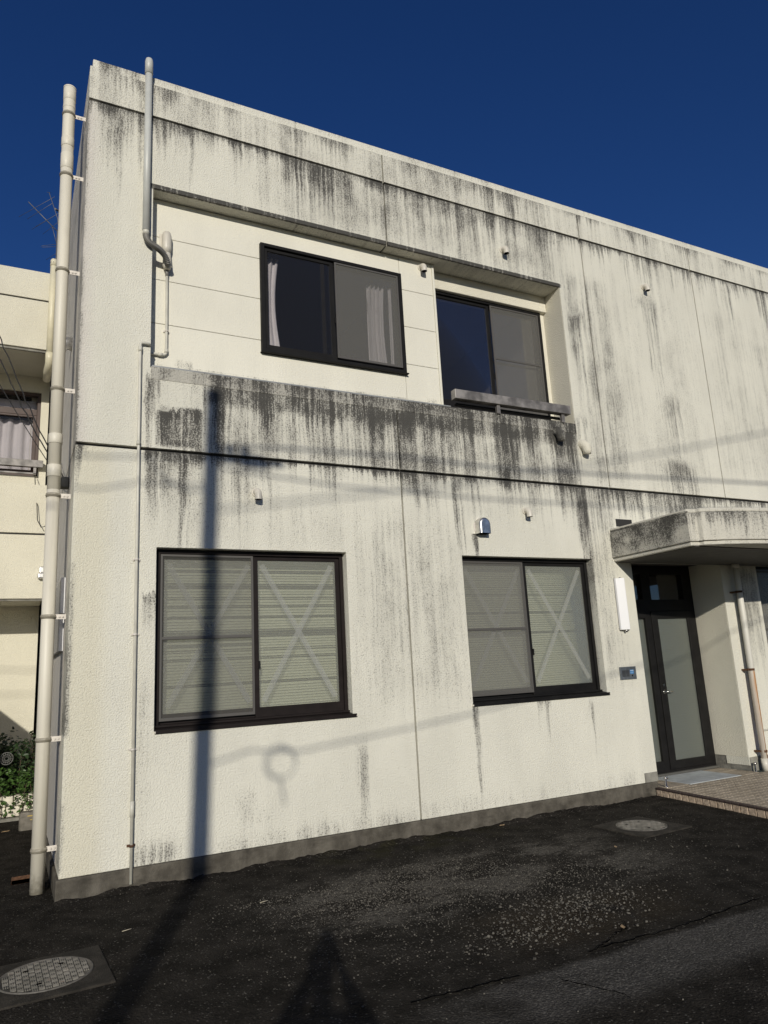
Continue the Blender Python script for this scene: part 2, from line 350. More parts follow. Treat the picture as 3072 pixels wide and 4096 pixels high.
def tube(bm, pts, r, seg=12, cap=True, radii=None):
    pts = [Vector(p) for p in pts]; rings = []; up = None
    for i, p in enumerate(pts):
        t = (pts[min(i+1, len(pts)-1)] - pts[max(i-1, 0)]).normalized()
        if up is None: up = Vector((0,0,1)) if abs(t.z) < .9 else Vector((0,1,0))
        a = t.cross(up).normalized(); b = a.cross(t).normalized(); up = b
        rr = radii[i] if radii else r
        rings.append([bm.verts.new(p + a*math.cos(k*2*math.pi/seg)*rr + b*math.sin(k*2*math.pi/seg)*rr) for k in range(seg)])
    for q0, q1 in zip(rings, rings[1:]):
        for k in range(seg):
            f = bm.faces.new((q0[k], q0[(k+1)%seg], q1[(k+1)%seg], q1[k])); f.smooth = True
    if cap:
        bm.faces.new(rings[0][::-1]); bm.faces.new(rings[-1])
def lathe(bm, prof, c=(0,0,0), seg=24):
    rings = [[bm.verts.new((c[0]+r*math.cos(k*2*math.pi/seg), c[1]+r*math.sin(k*2*math.pi/seg), c[2]+z)) for k in range(seg)] for r, z in prof]
    for q0, q1 in zip(rings, rings[1:]):
        for k in range(seg):
            f = bm.faces.new((q0[k], q0[(k+1)%seg], q1[(k+1)%seg], q1[k])); f.smooth = True
    bm.faces.new(rings[0][::-1]); bm.faces.new(rings[-1])
def prism(bm, poly, z0, z1):
    a = [bm.verts.new((x, y, z0)) for x, y in poly]; b = [bm.verts.new((x, y, z1)) for x, y in poly]; n = len(poly)
    bm.faces.new(a[::-1]); bm.faces.new(b)
    for i in range(n): bm.faces.new((a[i], a[(i+1)%n], b[(i+1)%n], b[i]))
def plate(bm, x0, x1, z0, z1, y0, y1, holes=()):
    """a slab in the xz plane with rectangular holes, shared vertices"""
    hs = []
    for h in holes:
        a = (max(h[0], x0), min(h[1], x1), max(h[2], z0), min(h[3], z1))
        if a[0] < a[1] - 1e-6 and a[2] < a[3] - 1e-6: hs.append(a)
    xs = sorted({x0, x1, *[h[0] for h in hs], *[h[1] for h in hs]}); zs = sorted({z0, z1, *[h[2] for h in hs], *[h[3] for h in hs]})
    solid = {}
    for i in range(len(xs)-1):
        for j in range(len(zs)-1):
            cx, cz = (xs[i]+xs[i+1])/2, (zs[j]+zs[j+1])/2
            solid[i, j] = not any(h[0] < cx < h[1] and h[2] < cz < h[3] for h in hs)
    V = {}
    def v(i, j, y):
        if (i, j, y) not in V: V[i, j, y] = bm.verts.new((xs[i], y, zs[j]))
        return V[i, j, y]
    for (i, j), s in solid.items():
        if not s: continue
        bm.faces.new((v(i,j,y0), v(i+1,j,y0), v(i+1,j+1,y0), v(i,j+1,y0)))
        bm.faces.new((v(i,j,y1), v(i,j+1,y1), v(i+1,j+1,y1), v(i+1,j,y1)))
        if not solid.get((i-1, j)): bm.faces.new((v(i,j,y0), v(i,j+1,y0), v(i,j+1,y1), v(i,j,y1)))
        if not solid.get((i+1, j)): bm.faces.new((v(i+1,j,y0), v(i+1,j,y1), v(i+1,j+1,y1), v(i+1,j+1,y0)))
        if not solid.get((i, j-1)): bm.faces.new((v(i,j,y0), v(i,j,y1), v(i+1,j,y1), v(i+1,j,y0)))
        if not solid.get((i, j+1)): bm.faces.new((v(i,j+1,y0), v(i+1,j+1,y0), v(i+1,j+1,y1), v(i,j+1,y1)))
def B(): return bmesh.new()
def obj(name, bm, mat, parent=None, bevel=0.0, seg=2, local=False, label=None, loc=None):
    if parent is not None and not local:
        b = wbase(parent)
        if b.length: bmesh.ops.translate(bm, vec=-b, verts=bm.verts)
    me = bpy.data.meshes.new(name)
    bmesh.ops.recalc_face_normals(bm, faces=bm.faces)
    bm.to_mesh(me); bm.free()
    me.materials.append(MATS[mat])
    o = bpy.data.objects.new(name, me); COL.objects.link(o)
    if parent is not None: o.parent = parent
    if loc is not None: o.location = loc
    if bevel:
        md = o.modifiers.new('bevel', 'BEVEL'); md.width = bevel; md.segments = seg; md.limit_method = 'ANGLE'; md.angle_limit = rad(40)
        md.harden_normals = False
    if label: o['label'] = label
    return o
def thing(name, label, cat, loc=(0,0,0), group=None):
    o = bpy.data.objects.new(name, None); COL.objects.link(o); o.location = loc
    o.empty_display_size = .1; o['label'] = label; o['category'] = cat
    if group: o['group'] = group
    return o
def tag(o, label, cat, group=None):
    o['label'] = label; o['category'] = cat
    if group: o['group'] = group
    return o
def kind(o, k): o['kind'] = k; return o
def dup(root, loc, label=None):
    r = root.copy(); COL.objects.link(r); r.location = loc
    if label: r['label'] = label
    for ch in list(root.children):
        c = ch.copy(); COL.objects.link(c); c.parent = r
        for g in list(ch.children):
            d = g.copy(); COL.objects.link(d); d.parent = c
    return r

# ------------------------------------------------------------------ ground
def gz(x, y):
    s = lambda a, lo, hi: max(0., min(1., (a-lo)/(hi-lo)))
    t = s(x, 5.3, 6.2) * s(y, -2.4, -.9); t = t*t*(3-2*t)
    return .012*t
bm = B()
xs = [-300, -60, -12, -3] + [-2 + .2*i for i in range(71)] + [14, 30, 90, 300]
ys = [-300, -80, -20, -9] + [-6 + .2*i for i in range(36)] + [2, 4, 8, 20, 80, 300]
g = [[bm.verts.new((x, y, gz(x, y))) for x in xs] for y in ys]
for j in range(len(ys)-1):
    for i in range(len(xs)-1):
        f = bm.faces.new((g[j][i], g[j][i+1], g[j+1][i+1], g[j+1][i])); f.smooth = True
kind(obj('ground', bm, 'asphalt_old'), 'structure')
def rough_line(P, n=14, a=.012):
    out = []
    for p0, p1 in zip(P, P[1:]):
        for k in range(n):
            t = k/n; out.append((p0[0]+(p1[0]-p0[0])*t, p0[1]+(p1[1]-p0[1])*t + rnd.uniform(-a, a)))
    out.append(P[-1]); return out
# cracks: shallow dark lines beside the strip
bm = B()
for P in ([(3.02, -2.78), (2.95, -2.86), (2.8, -2.92), (2.62, -2.99), (2.52, -3.02)], [(2.2, -3.06), (2.16, -3.2), (2.22, -3.33), (2.3, -3.5), (2.26, -3.7)], [(2.02, -3.05), (1.7, -3.02), (1.4, -3.0)], [(4.0, -2.98), (3.4, -3.02), (3.0, -3.03), (2.6, -3.0)]):
    L = rough_line(P, 10, .012); q = [(bm.verts.new((x, y-rnd.uniform(.003, .009), .0095)), bm.verts.new((x+.004, y+rnd.uniform(.002, .008), .0095))) for x, y in L]
    for a, b in zip(q, q[1:]): bm.faces.new((a[0], b[0], b[1], a[1]))
kind(obj('pavement_crack', bm, 'dark_hole'), 'structure')

# the asphalt is dressed up unevenly against the plinth
bm = B(); R = random.Random(8); rowa, rowb, rowc = [], [], []
x = -.03; hh = .012
while x < 6.33:
    hh = max(.0, min(.034, hh + R.uniform(-.009, .009)))
    rowa.append(bm.verts.new((x, -.019, hh+.001))); rowb.append(bm.verts.new((x, -.030-R.uniform(0, .012), hh*.75+.002))); rowc.append(bm.verts.new((x, -.075-R.uniform(0, .04), .001 + gz(x, -.05)))); x += .028
for r0, r1 in ((rowa, rowb), (rowb, rowc)):
    for i in range(len(r0)-1): bm.faces.new((r0[i], r1[i], r1[i+1], r0[i+1]))
kind(obj('ground_edge', bm, 'asphalt_old'), 'structure')
# loose gravel
import numpy as np
bmx = bmesh.new(); bmesh.ops.create_icosphere(bmx, subdivisions=1, radius=1.0)
bmx.verts.ensure_lookup_table(); bv = np.array([v.co[:] for v in bmx.verts]); bf = np.array([[v.index for v in f.verts] for f in bmx.faces]); bmx.free()
rng = np.random.default_rng(5)
def field(n, cx, cy, sx, sy, r0, r1, pw=2.0):
    q = np.empty((n, 3)); q[:, 0] = rng.normal(cx, sx, n); q[:, 1] = rng.normal(cy, sy, n); q[:, 2] = r0 + (r1-r0)*rng.random(n)**pw; return q
Q = np.vstack([field(2200, 1.9, -1.4, .36, .2, .002, .0060), field(2600, 2.65, -1.15, .45, .22, .002, .0060), field(2000, 3.1, -1.75, .5, .2, .002, .0065), field(1200, 2.2, -1.7, .5, .25, .002, .006),
    field(900, 2.9, -2.46, .34, .16, .002, .0125, 3.6), field(600, 3.1, -2.3, .32, .13, .002, .010, 3), field(350, 2.4, -2.62, .2, .1, .002, .011, 3), field(400, 1.7, -2.2, .4, .3, .002, .008), field(300, 4.0, -1.9, .5, .3, .002, .008),
    field(300, 1.4, -1.0, .25, .08, .002, .007)])
q2 = np.empty((1500, 3)); q2[:, 0] = rng.uniform(-.6, 7, 1500); q2[:, 1] = rng.uniform(-3.9, -.1, 1500); q2[:, 2] = .0015 + .0045*rng.random(1500)**3
Q = np.vstack([Q, q2]); Q = Q[(Q[:, 1] < -.06) & ~((Q[:, 0] > 6.0) & (Q[:, 1] > -1.9))]
n = len(Q)
sc = np.stack([np.ones(n), rng.uniform(.6, 1, n), rng.uniform(.45, .8, n)], 1) * Q[:, 2:3]
th = rng.uniform(0, 6.28, n); ct, st = np.cos(th), np.sin(th)
v = bv[None]*(1 + rng.uniform(-.22, .22, (n, len(bv), 1)))*sc[:, None, :]
zz = np.array([gz(a, b) for a, b in Q[:, :2]])
vv = np.stack([v[..., 0]*ct[:, None] - v[..., 1]*st[:, None] + Q[:, 0:1], v[..., 0]*st[:, None] + v[..., 1]*ct[:, None] + Q[:, 1:2], v[..., 2] + (zz + sc[:, 2]*.5 + .002)[:, None]], -1).reshape(-1, 3)
ff = (bf[None] + (np.arange(n)*len(bv))[:, None, None]).reshape(-1, 3)
me = bpy.data.meshes.new('gravel'); me.from_pydata(vv.tolist(), [], ff.tolist()); me.materials.append(MATS['pebble'])
go = bpy.data.objects.new('gravel', me); COL.objects.link(go); tag(go, 'loose pale gravel scattered over the dark asphalt', 'gravel'); kind(go, 'stuff')

# ------------------------------------------------------------------ main building
T = .34
bld = thing('office_building', 'two storey off-white stucco building with black rain streaks in front', 'building')
VJ = [3.19, 6.165, 8.30, 10.45, 12.6]; XE = 15.0
cols = list(zip([0.0] + [x+.0095 for x in VJ], [x-.0095 for x in VJ] + [XE]))
REC = (.612, 5.712, 4.43, 6.317)
holes = [REC, (.69, 2.517, 1.18, 2.745), (3.885, 5.735, 1.18, 2.745), (6.36, 7.972, -1, 2.762), (8.69, 10.3, 1.0, 2.72)]
rows = [(.157, 3.627, 'paint_lower'), (3.656, 7.110, 'paint_upper'), (7.136, 7.50, 'paint_parapet')]
for (z0, z1, mt) in rows:
    cc_ = cols if mt != 'paint_lower' else [cols[0], (cols[1][0], cols[2][1])] + cols[3:]
    for (x0, x1) in cc_:
        if x0 == 0 and False: continue
        bm = B(); plate(bm, x0, x1, z0, z1, 0., T, holes); obj('wall_panel', bm, mt, bld, .004)
# joint seals, set back in the grooves
for zc in (3.642, 7.124):
    bm = B(); box(bm, 0.004, XE, .040, T-.01, zc-.02, zc+.02); obj('joint_seal', bm, 'joint_black', bld)
for i, x in enumerate(VJ):
    segs = [(.157, 3.63), (3.654, 7.112), (7.136, 7.5)]
    if i == 0: segs = [(.157, 3.63), (3.654, 4.42), (6.325, 7.112), (7.136, 7.5)]
    if i in (1,): segs = segs[1:]
    if i == 2: segs[0] = (3.13, 3.63)
    for a, b in segs:
        bm = B(); box(bm, x-.014, x+.014, .050, T-.02, a+.004, b-.004); obj('joint_seal', bm, 'joint_black', bld)
# parapet cap, set slightly back
bm = B()
x = .025
while x < XE:
    x2 = min(XE, x+2.1); box(bm, x, x2-.004, .016, T+.05, 7.503, 7.598); x = x2
obj('parapet_cap', bm, 'paint_parapet', bld, .008)
bm = B(); box(bm, .04, XE-.05, .4, 8.0, 7.0, 7.2); obj('roof', bm, 'grey_concrete', bld)
# side wall, in three lifts with the same grooves
for z0, z1 in ((.157, 3.630), (3.654, 7.112), (7.136, 7.498)):
    bm = B(); box(bm, 0.0, .30, T+.002, 9.0, z0, z1); obj('side_wall', bm, 'paint_side', bld, .005)
for za, zb in ((3.6, 3.68), (7.1, 7.15)):
    bm = B(); box(bm, .014, .28, T, 8.9, za, zb); obj('joint_seal', bm, 'joint_black', bld)
# foundation
bm = B(); box(bm, -.022, 6.33, -.020, .5, -.3, .155); obj('foundation', bm, 'foundation_concrete', bld, .010)
bm = B(); box(bm, 6.152, 6.353, -.012, .46, .1565, .262); obj('foundation', bm, 'grey_concrete', bld, .006)
bm = B(); box(bm, -.022, .1, .502, 9, -.3, .15); obj('foundation', bm, 'foundation_concrete', bld, .01)
bm = B(); box(bm, 7.978, 14.9, -.012, .75, -.2, .256); obj('foundation', bm, 'grey_concrete', bld, .006)

# --- recess on the upper floor
bm = B(); box(bm, .615, 5.715, -.005, .33, 4.318, 4.444)
bm.verts.ensure_lookup_table()
for v in bm.verts:
    if v.co.z > 4.4 and v.co.y > .2: v.co.z += .05
obj('coping', bm, 'paint_coping', bld, .006)
bm = B(); box(bm, 3.9, 5.9, T+.001, .9, 6.318, 6.6); obj('soffit', bm, 'paint_plain', bld)
bm = B(); box(bm, 5.7095, 5.95, .014, .8, 4.432, 6.3155); obj('reveal', bm, 'paint_plain', bld)
bm = B(); box(bm, 3.9, 5.708, .298, .56, 6.098, 6.316); obj('header', bm, 'paint_plain', bld, .008)
WU = (1.73, 3.425, 4.835, 6.078)
sz = [4.452, 4.967, 5.432, 5.897, 6.314]
for a, b in zip(sz, sz[1:]):
    for (x0, x1) in ((.6145, 3.419), (3.424, 3.866)):
        h = WU if x0 < 1 else None
        bm = B(); plate(bm, x0, x1, a+.0025, b-.0025, .165, .183, [WU] if h else [])
        if len(bm.faces): obj('siding_board', bm, 'siding_paint', bld, .0025, 1)
        else: bm.free()
bm = B(); box(bm, .62, 1.73, .176, .19, 4.45, 6.31); box(bm, 1.73, 3.86, .176, .19, 4.45, 4.83); box(bm, 3.43, 3.86, .176, .19, 4.83, 6.31); box(bm, 1.73, 3.43, .176, .19, 6.08, 6.31)
obj('siding_backing', bm, 'grey_plastic_dark', bld)
bm = B(); box(bm, 3.868, 3.896, .155, .50, 4.455, 6.314); obj('siding_trim', bm, 'siding_paint', bld, .003)
bm = B(); box(bm, .614, 3.93, .06, .17, 4.470, 4.484); box(bm, .614, 3.93, .058, .063, 4.455, 4.484); obj('flashing', bm, 'flashing', bld, .001)
bm = B(); box(bm, .614, 3.93, .07, .165, 4.44, 4.47); obj('flashing_bed', bm, 'grey_concrete', bld)

# --- rooms behind the openings
bm = B()
def room(bm, x0, x1, y0, y1, z0, z1):
    v = [bm.verts.new(c) for c in ((x0,y0,z0),(x1,y0,z0),(x1,y1,z0),(x0,y1,z0),(x0,y0,z1),(x1,y0,z1),(x1,y1,z1),(x0,y1,z1))]
    for f in ((0,1,2,3),(4,7,6,5),(1,5,6,2),(2,6,7,3),(3,7,4,0)): bm.faces.new([v[i] for i in f])
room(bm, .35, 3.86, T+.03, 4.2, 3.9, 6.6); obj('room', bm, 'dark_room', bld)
bm = B(); room(bm, 3.91, 5.70, .62, 3.6, 4.3, 6.3); obj('room', bm, 'room_wall', bld)
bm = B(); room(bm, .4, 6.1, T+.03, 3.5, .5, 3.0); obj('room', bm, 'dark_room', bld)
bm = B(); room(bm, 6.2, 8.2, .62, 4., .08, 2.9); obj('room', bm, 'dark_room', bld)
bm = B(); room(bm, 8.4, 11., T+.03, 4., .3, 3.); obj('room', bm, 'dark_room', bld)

# --- windows
def frame_ring(bm, x0, x1, z0, z1, y0, y1, l, r, b, t):
    plate(bm, x0, x1, z0, z1, y0, y1, [(x0+l, x1-r, z0+b, z1-t)])
def sheet(bm, x0, x1, z0, z1, y):
    bm.faces.new([bm.verts.new(c) for c in ((x0,y,z0),(x1,y,z0),(x1,y,z1),(x0,y,z1))])
def tape(parent, xa, za, xb, zb, y, w=.052):
    bm = B(); d = Vector((xb-xa, 0, zb-za)); L = d.length/2; d.normalize(); n = Vector((-d.z, 0, d.x))
    obox(bm, ((xa+xb)/2, y, (za+zb)/2), d*L, n*w/2, Vector((0, .0006, 0))); obj('tape_strip', bm, 'tape_film', parent)
def sliding(x0, x1, z0, z1, y, mull, fm, gm, screen, taped=False, screen_side='L', bl=.085, mesh='insect_mesh', sill=True, midrail=True, label=None, fr=.036):
    """aluminium sliding window: frame, two sashes with panes, an insect screen on one half"""
    bm = B(); frame_ring(bm, x0, x1, z0, z1, y, y+.10, fr, fr, .032, .036)
    w = obj('window', bm, fm, bld, .003, 1, label=label)
    a0, a1, c0, c1 = x0+fr-.002, x1-fr+.002, z0+.030, z1-.034
    s = .042
    # the outer sash is the one without the screen
    for side in 'LR':
        outer = side != screen_side
        yy = y+.028 if outer else y+.058
        p0, p1 = (a0, mull+.022) if side == 'L' else (mull-.022, a1)
        bm = B(); frame_ring(bm, p0, p1, c0, c1, yy, yy+.026, s, s, bl, .040); obj('sash', bm, fm, w, .002, 1)
        bm = B(); box(bm, p0+s-.004, p1-s+.004, yy+.010, yy+.015, c0+bl-.004, c1-.036); obj('pane', bm, gm, w)
        if taped:
            g0, g1, h0, h1 = p0+s+.04, p1-s-.04, c0+bl+.05, c1-.040-.045
            tape(w, g0, h1, g1, h0, yy+.0085); tape(w, g1, h1, g0, h0, yy+.0070)
    p0, p1 = (a0+.004, mull-.03) if screen_side == 'L' else (mull+.03, a1-.004)
    bm = B(); frame_ring(bm, p0, p1, c0+.028, c1-.004, y+.008, y+.022, .02, .02, .026, .02)
    if midrail: box(bm, p0+.02, p1-.02, y+.009, y+.021, (c0+c1)/2-.022, (c0+c1)/2+.002)
    obj('screen_frame', bm, 'screen_grey', w, .0015, 1)
    bm = B(); sheet(bm, p0+.018, p1-.018, c0+.05, c1-.022, y+.016); obj('screen', bm, mesh, w)
    if sill:
        bm = B(); box(bm, x0-.012, x1+.04, -.014, y+.002, z0-.022, z0-.004)
        bm.verts.ensure_lookup_table()
        for v in bm.verts:
            if v.co.y > .02: v.co.z += .018
        box(bm, x0-.012, x1+.04, -.016, -.006, z0-.034, z0-.002); box(bm, x0, x1, y-.03, y-.005, z0+.012, z0+.03)
        obj('sill', bm, fm, w, .002, 1)
        for xx in (x0-.018, x1+.034):
            bm = B(); box(bm, xx, xx+.014, -.0175, .02, z0-.030, z0-.012); obj('sill_cap', bm, 'vent_plastic', w, .002, 1)
    # latch on the meeting stile
    bm = B(); box(bm, mull+.012, mull+.028, y+.012, y+.030, z0+.46, z0+.53); obj('latch', bm, 'black_frame', w, .003, 1)
    return w
plain('screen_grey', (.085, .08, .074), .5)
w1 = sliding(.706, 2.514, 1.196, 2.740, .09, 1.622, 'brown_frame', 'glass_figured', 'screen_grey', True, label='large ground floor window with taped crosses and a pole shadow', mesh='insect_mesh_fine')
w2 = sliding(3.889, 5.722, 1.196, 2.740, .09, 4.795, 'black_frame', 'glass_figured', 'screen_grey', True, label='ground floor window next to the entrance with taped crosses')
wu = sliding(WU[0]+.002, WU[1]-.002, WU[2]+.002, WU[3]-.002, .128, 2.55, 'black_frame', 'glass_clear', 'black_frame', False, 'R', .06, sill=False, midrail=False, label='upper window with white curtains', fr=.042)
bm = B(); box(bm, 2.425, 2.47, .17, .196, 4.875, 6.03); obj('sash', bm, 'black_frame', wu, .002, 1)
bm = B(); box(bm, 1.72, 3.44, .110, .166, 4.822, 4.834); obj('sill', bm, 'black_frame', wu, .002, 1)
ws = sliding(3.90, 5.640, 4.60, 6.10, .345, 4.80, 'black_frame', 'glass_clear', 'black_frame', False, 'R', .07, sill=False, label='upper sliding window behind the low handrail')
bm = B(); box(bm, 3.9, 5.70, .33, .5, 4.46, 4.598); obj('sill', bm, 'black_frame', ws, .004, 1)
bm = B(); box(bm, 5.642, 5.706, .36, .5, 4.6, 6.097); obj('window_trim', bm, 'paint_plain', ws)
w3 = sliding(8.70, 10.29, 1.01, 2.714, .09, 9.5, 'black_frame', 'glass_figured', 'screen_grey', False, label='dark window right of the rusty downpipe')

# --- entrance
en = .5
bm = B()
plate(bm, 6.30, 7.965, .125, 2.760, en, en+.10, [(6.345, 7.018, .262, 2.06), (7.118, 7.885, .152, 2.153), (6.345, 7.016, 2.308, 2.650), (7.175, 7.79, 2.304, 2.650)])
ed = obj('door_frame', bm, 'black_frame', bld, .004, 1)
bm = B(); plate(bm, 7.121, 7.882, .155, 2.150, en-.012, en+.04, [(7.229, 7.787, .256, 2.050)]); d = obj('door', bm, 'black_frame', ed, .003, 1)
bm = B(); box(bm, 7.225, 7.79, en+.010, en+.016, .252, 2.054); obj('pane', bm, 'glass_ribbed', ed)
bm = B(); box(bm, 6.34, 7.02, en+.040, en+.046, .26, 2.062); obj('pane', bm, 'glass_ribbed', ed)
for a, b in ((6.34, 7.018), (7.17, 7.795)):
    bm = B(); box(bm, a, b, en+.040, en+.046, 2.300, 2.654); obj('pane', bm, 'glass_clear', ed)
bm = B(); tube(bm, [(7.175, en-.012, 1.11), (7.175, en-.05, 1.11)], .016, 12); tube(bm, [(7.175, en-.048, 1.11), (7.215, en-.052, 1.108), (7.29, en-.050, 1.106)], .008, 10); lathe(bm, [(.001, 0), (.023, 0), (.023, .006), (.001, .006)], (0, 0, 0), 16)
for v in bm.verts:
    if v.co.z < .5: v.co = Vector((7.175 + v.co.x, en-.0125 - v.co.z, 1.11 + v.co.y))
obj('handle', bm, 'chrome', ed)
bm = B(); tube(bm, [(7.172, en-.012, 1.195), (7.172, en-.028, 1.195)], .017, 14); obj('lock', bm, 'chrome', ed)
bm = B(); box(bm, 6.30, 7.965, en-.05, en+.1, .096, .124); obj('threshold', bm, 'grey_plastic_dark', bld, .004, 1)
bm = B(); box(bm, 7.9695, 8.3, .014, .62, .258, 2.761); obj('reveal', bm, 'paint_plain', bld)
bm = B(); box(bm, 6.05, 6.356, T+.001, .62, .264, 2.77); obj('reveal', bm, 'paint_plain', bld, .004)
# dark slot opening above the canopy
bm = B(); box(bm, 6.19, 6.46, -.003, .01, 3.16, 3.256); obj('vent_slot', bm, 'joint_black', bld)

# --- canopy with a bowed front
arc = []
x0c, x1c = 6.18, 9.02
for k in range(25):
    t = k/24; x = x0c + (x1c-x0c)*t; arc.append((x, -1.245 - .26*(1-(2*t-1)**2)))
outer = [(6.06, -.0005), (6.06, -1.165), (6.165, -1.19), (6.18, -1.245)] + arc[1:-1] + [(9.02, -1.245), (9.035, -1.19), (9.14, -1.165), (9.14, -.0005)]
def inset(P, d):
    cx, cy = 7.6, 0.
    return [(x + (d if x < 6.3 else (-d if x > 8.9 else 0)), y + (d if y < -.5 else 0)) for x, y in P]
bm = B(); prism(bm, outer, 2.762, 3.075); cn = obj('canopy', bm, 'paint_canopy', bld, .010)
bm = B(); prism(bm, inset(outer, .012), 3.0765, 3.122); obj('canopy_cap', bm, 'paint_canopy', cn, .012)
bm = B(); prism(bm, inset(outer, .022), 2.718, 2.7605); obj('canopy_lip', bm, 'paint_canopy', cn, .008)
for k in range(11):
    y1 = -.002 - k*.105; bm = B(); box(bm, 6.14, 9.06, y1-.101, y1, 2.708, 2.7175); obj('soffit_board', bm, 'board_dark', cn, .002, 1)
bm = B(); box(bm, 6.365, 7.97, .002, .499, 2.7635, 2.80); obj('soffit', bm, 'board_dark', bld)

# ------------------------------------------------------------------ entrance platform
PZ = .095
pf = thing('entrance_step', 'low tiled step in front of the entrance with dark brown edge', 'step', (7.4, -.8, 0))
def ex(y): return 6.27 + .115*(y+.05)
def slab(bm, y0, y1, xa0, xa1, xb, z0, z1):
    prism(bm, [(xa0, y0), (xb, y0), (xb, y1), (xa1, y1)], z0, z1)
bm = B(); slab(bm, -2.8, .499, ex(-2.8)+.03, 6.34, 10.2, -.1, PZ-.006); obj('base', bm, 'grout', pf)
# border course and field tiles
tme = None
cnt = 0
def tile_obj(cx, cy, hx, hy):
    global tme
    if tme is None:
        b = B(); box(b, -.047, .047, -.047, .047, -.010, 0)
        bmesh.ops.bevel(b, geom=[e for e in b.edges if all(v.co.z > -.001 for v in e.verts)], offset=.003, segments=1, affect='EDGES')
        tme = bpy.data.meshes.new('tile'); b.to_mesh(tme); b.free(); tme.materials.append(MATS['tile_top'])
    o = bpy.data.objects.new('tile', tme); COL.objects.link(o); o.parent = pf
    o.location = (cx-7.4, cy+.8, PZ + rnd.uniform(-.0008, .0008)); o.scale = (hx/.047, hy/.047, 1)
y = -.14
r = 0
stuff_b = B()
while y > -2.6:
    x = ex(y) + .06
    while x < 9.4:
        cx = x + .05
        if cx < 7.95 + .0 and cnt < 250 and y > -1.75: tile_obj(cx, y-.05, .0440, .0440); cnt += 1
        else: box(stuff_b, cx-.044, cx+.044, y-.094, y-.006, PZ-.008, PZ + rnd.uniform(-.0008, .0008))
        x += .1
    y -= .1; r += 1
o = obj('tile_field', stuff_b, 'tile_top', pf); kind(o, 'stuff')
for i in range(9):          # narrow border boards by the door, laid across
    for (a, b2) in ((6.33, 6.86), (6.87, 7.40), (7.41, 7.94)):
        pass
x = 6.345
while x < 7.93:
    b = B(); box(b, x, min(x+.146, 7.95), -.128, .18, PZ-.008, PZ); obj('tile_border', b, 'tile_top', pf, .002, 1)
    b = B(); box(b, x, min(x+.146, 7.95), .184, .448, PZ-.008, PZ); obj('tile_border', b, 'tile_top', pf, .002, 1)
    x += .15
y = -.03
while y > -2.6:             # nosing bricks and riser tiles along the step edge
    x = ex(y); x2 = ex(y-.096)
    b = B(); prism(b, [(x-.004, y), (x2-.004, y-.096), (x2+.055, y-.096), (x+.055, y)], PZ-.020, PZ+.002); obj('nosing_tile', b, 'tile_nosing', pf, .004, 1)
    b = B(); prism(b, [(x+.001, y-.004), (x2+.001, y-.094), (x2+.028, y-.094), (x+.028, y-.004)], -.05, PZ-.022); obj('riser_tile', b, 'tile_riser', pf, .003, 1)
    y -= .1
bm = B(); box(bm, 6.69, 7.575, -.165, .425, PZ+.001, PZ+.009); tag(obj('door_mat', bm, 'mat_grey', None, .003), 'flat grey mat lying on the tiles before the glass door', 'mat')
def stopper(x, y, label):
    t = thing('door_stop', label, 'door stop', (x, y, PZ), 'chrome door stops')
    b = B(); lathe(b, [(.001, 0), (.026, 0), (.026, .004), (.012, .008), (.012, .10), (.001, .101)], (0, 0, 0), 14); obj('post', b, 'chrome', t, local=True)
    b = B(); tube(b, [(-.008, 0, .094), (.012, 0, .097), (.030, 0, .094)], .0145, 12); obj('bumper', b, 'chrome', t, local=True)
    return t
a = stopper(6.395, -.075, 'small chrome door stop post at the left end of the tiled step')
dup(a, (7.97, -.065, PZ), 'small chrome door stop post by the rusty downpipe')

# ------------------------------------------------------------------ fittings on the facade
def elbow_mesh(r=.034):
    b = B(); pts = [(0, .02, 0), (0, -.03, 0)] + [(0, -.03 - .045*math.sin(a), -.045 + .045*math.cos(a)) for a in [k*math.pi/2/7 for k in range(1, 8)]] + [(0, -.075, -.085)]
    tube(b, pts, r, 16, cap=False); return b
eb = thing('vent_elbow', 'cream elbow vent pipe above the left taped window', 'vent', (1.60, 0, 3.30), 'elbow vent pipes on the facade')
obj('pipe', elbow_mesh(), 'vent_plastic', eb, local=True)
b = B(); tube(b, [(0, -.075, -.078), (0, -.075, -.0775)], .031, 16); obj('opening', b, 'dark_hole', eb, local=True)
b = B(); tube(b, [(0, -.001, 0), (0, -.012, 0)], .044, 18); obj('collar', b, 'vent_plastic', eb, .002, local=True)
dup(eb, (4.80, 0, 3.285), 'dirty elbow vent pipe right of the steel vent hood')
dup(eb, (4.835, 0, 6.635), 'elbow vent pipe on the wall above the upper sliding window')
dup(eb, (7.255, 0, 6.63), 'elbow vent pipe on the blank right wall with a dark stain under it')
dup(eb, (3.72, .165, 6.235), 'elbow vent pipe on the siding right of the curtained window')
# two rounded rain spouts buried in the stucco, painted over
for (x, z, lab) in ((5.395, 4.245, 'blackened rounded rain spout under the handrail'), (5.79, 4.115, 'clean rounded rain spout low beside the handrail end')):
    b = B(); tube(b, [(x-.02, .05, z+.07), (x-.01, -.02, z+.06), (x+.005, -.055, z+.02), (x+.008, -.062, z-.035), (x+.008, -.055, z-.07)], .06, 16, radii=[.062, .063, .060, .054, .050])
    for v in b.verts: v.co.x = x + (v.co.x-x)*.95
    tag(obj('rain_spout', b, 'paint_coping' if x < 5.6 else 'paint_plain', None), lab, 'rain spout', 'painted rain spouts')
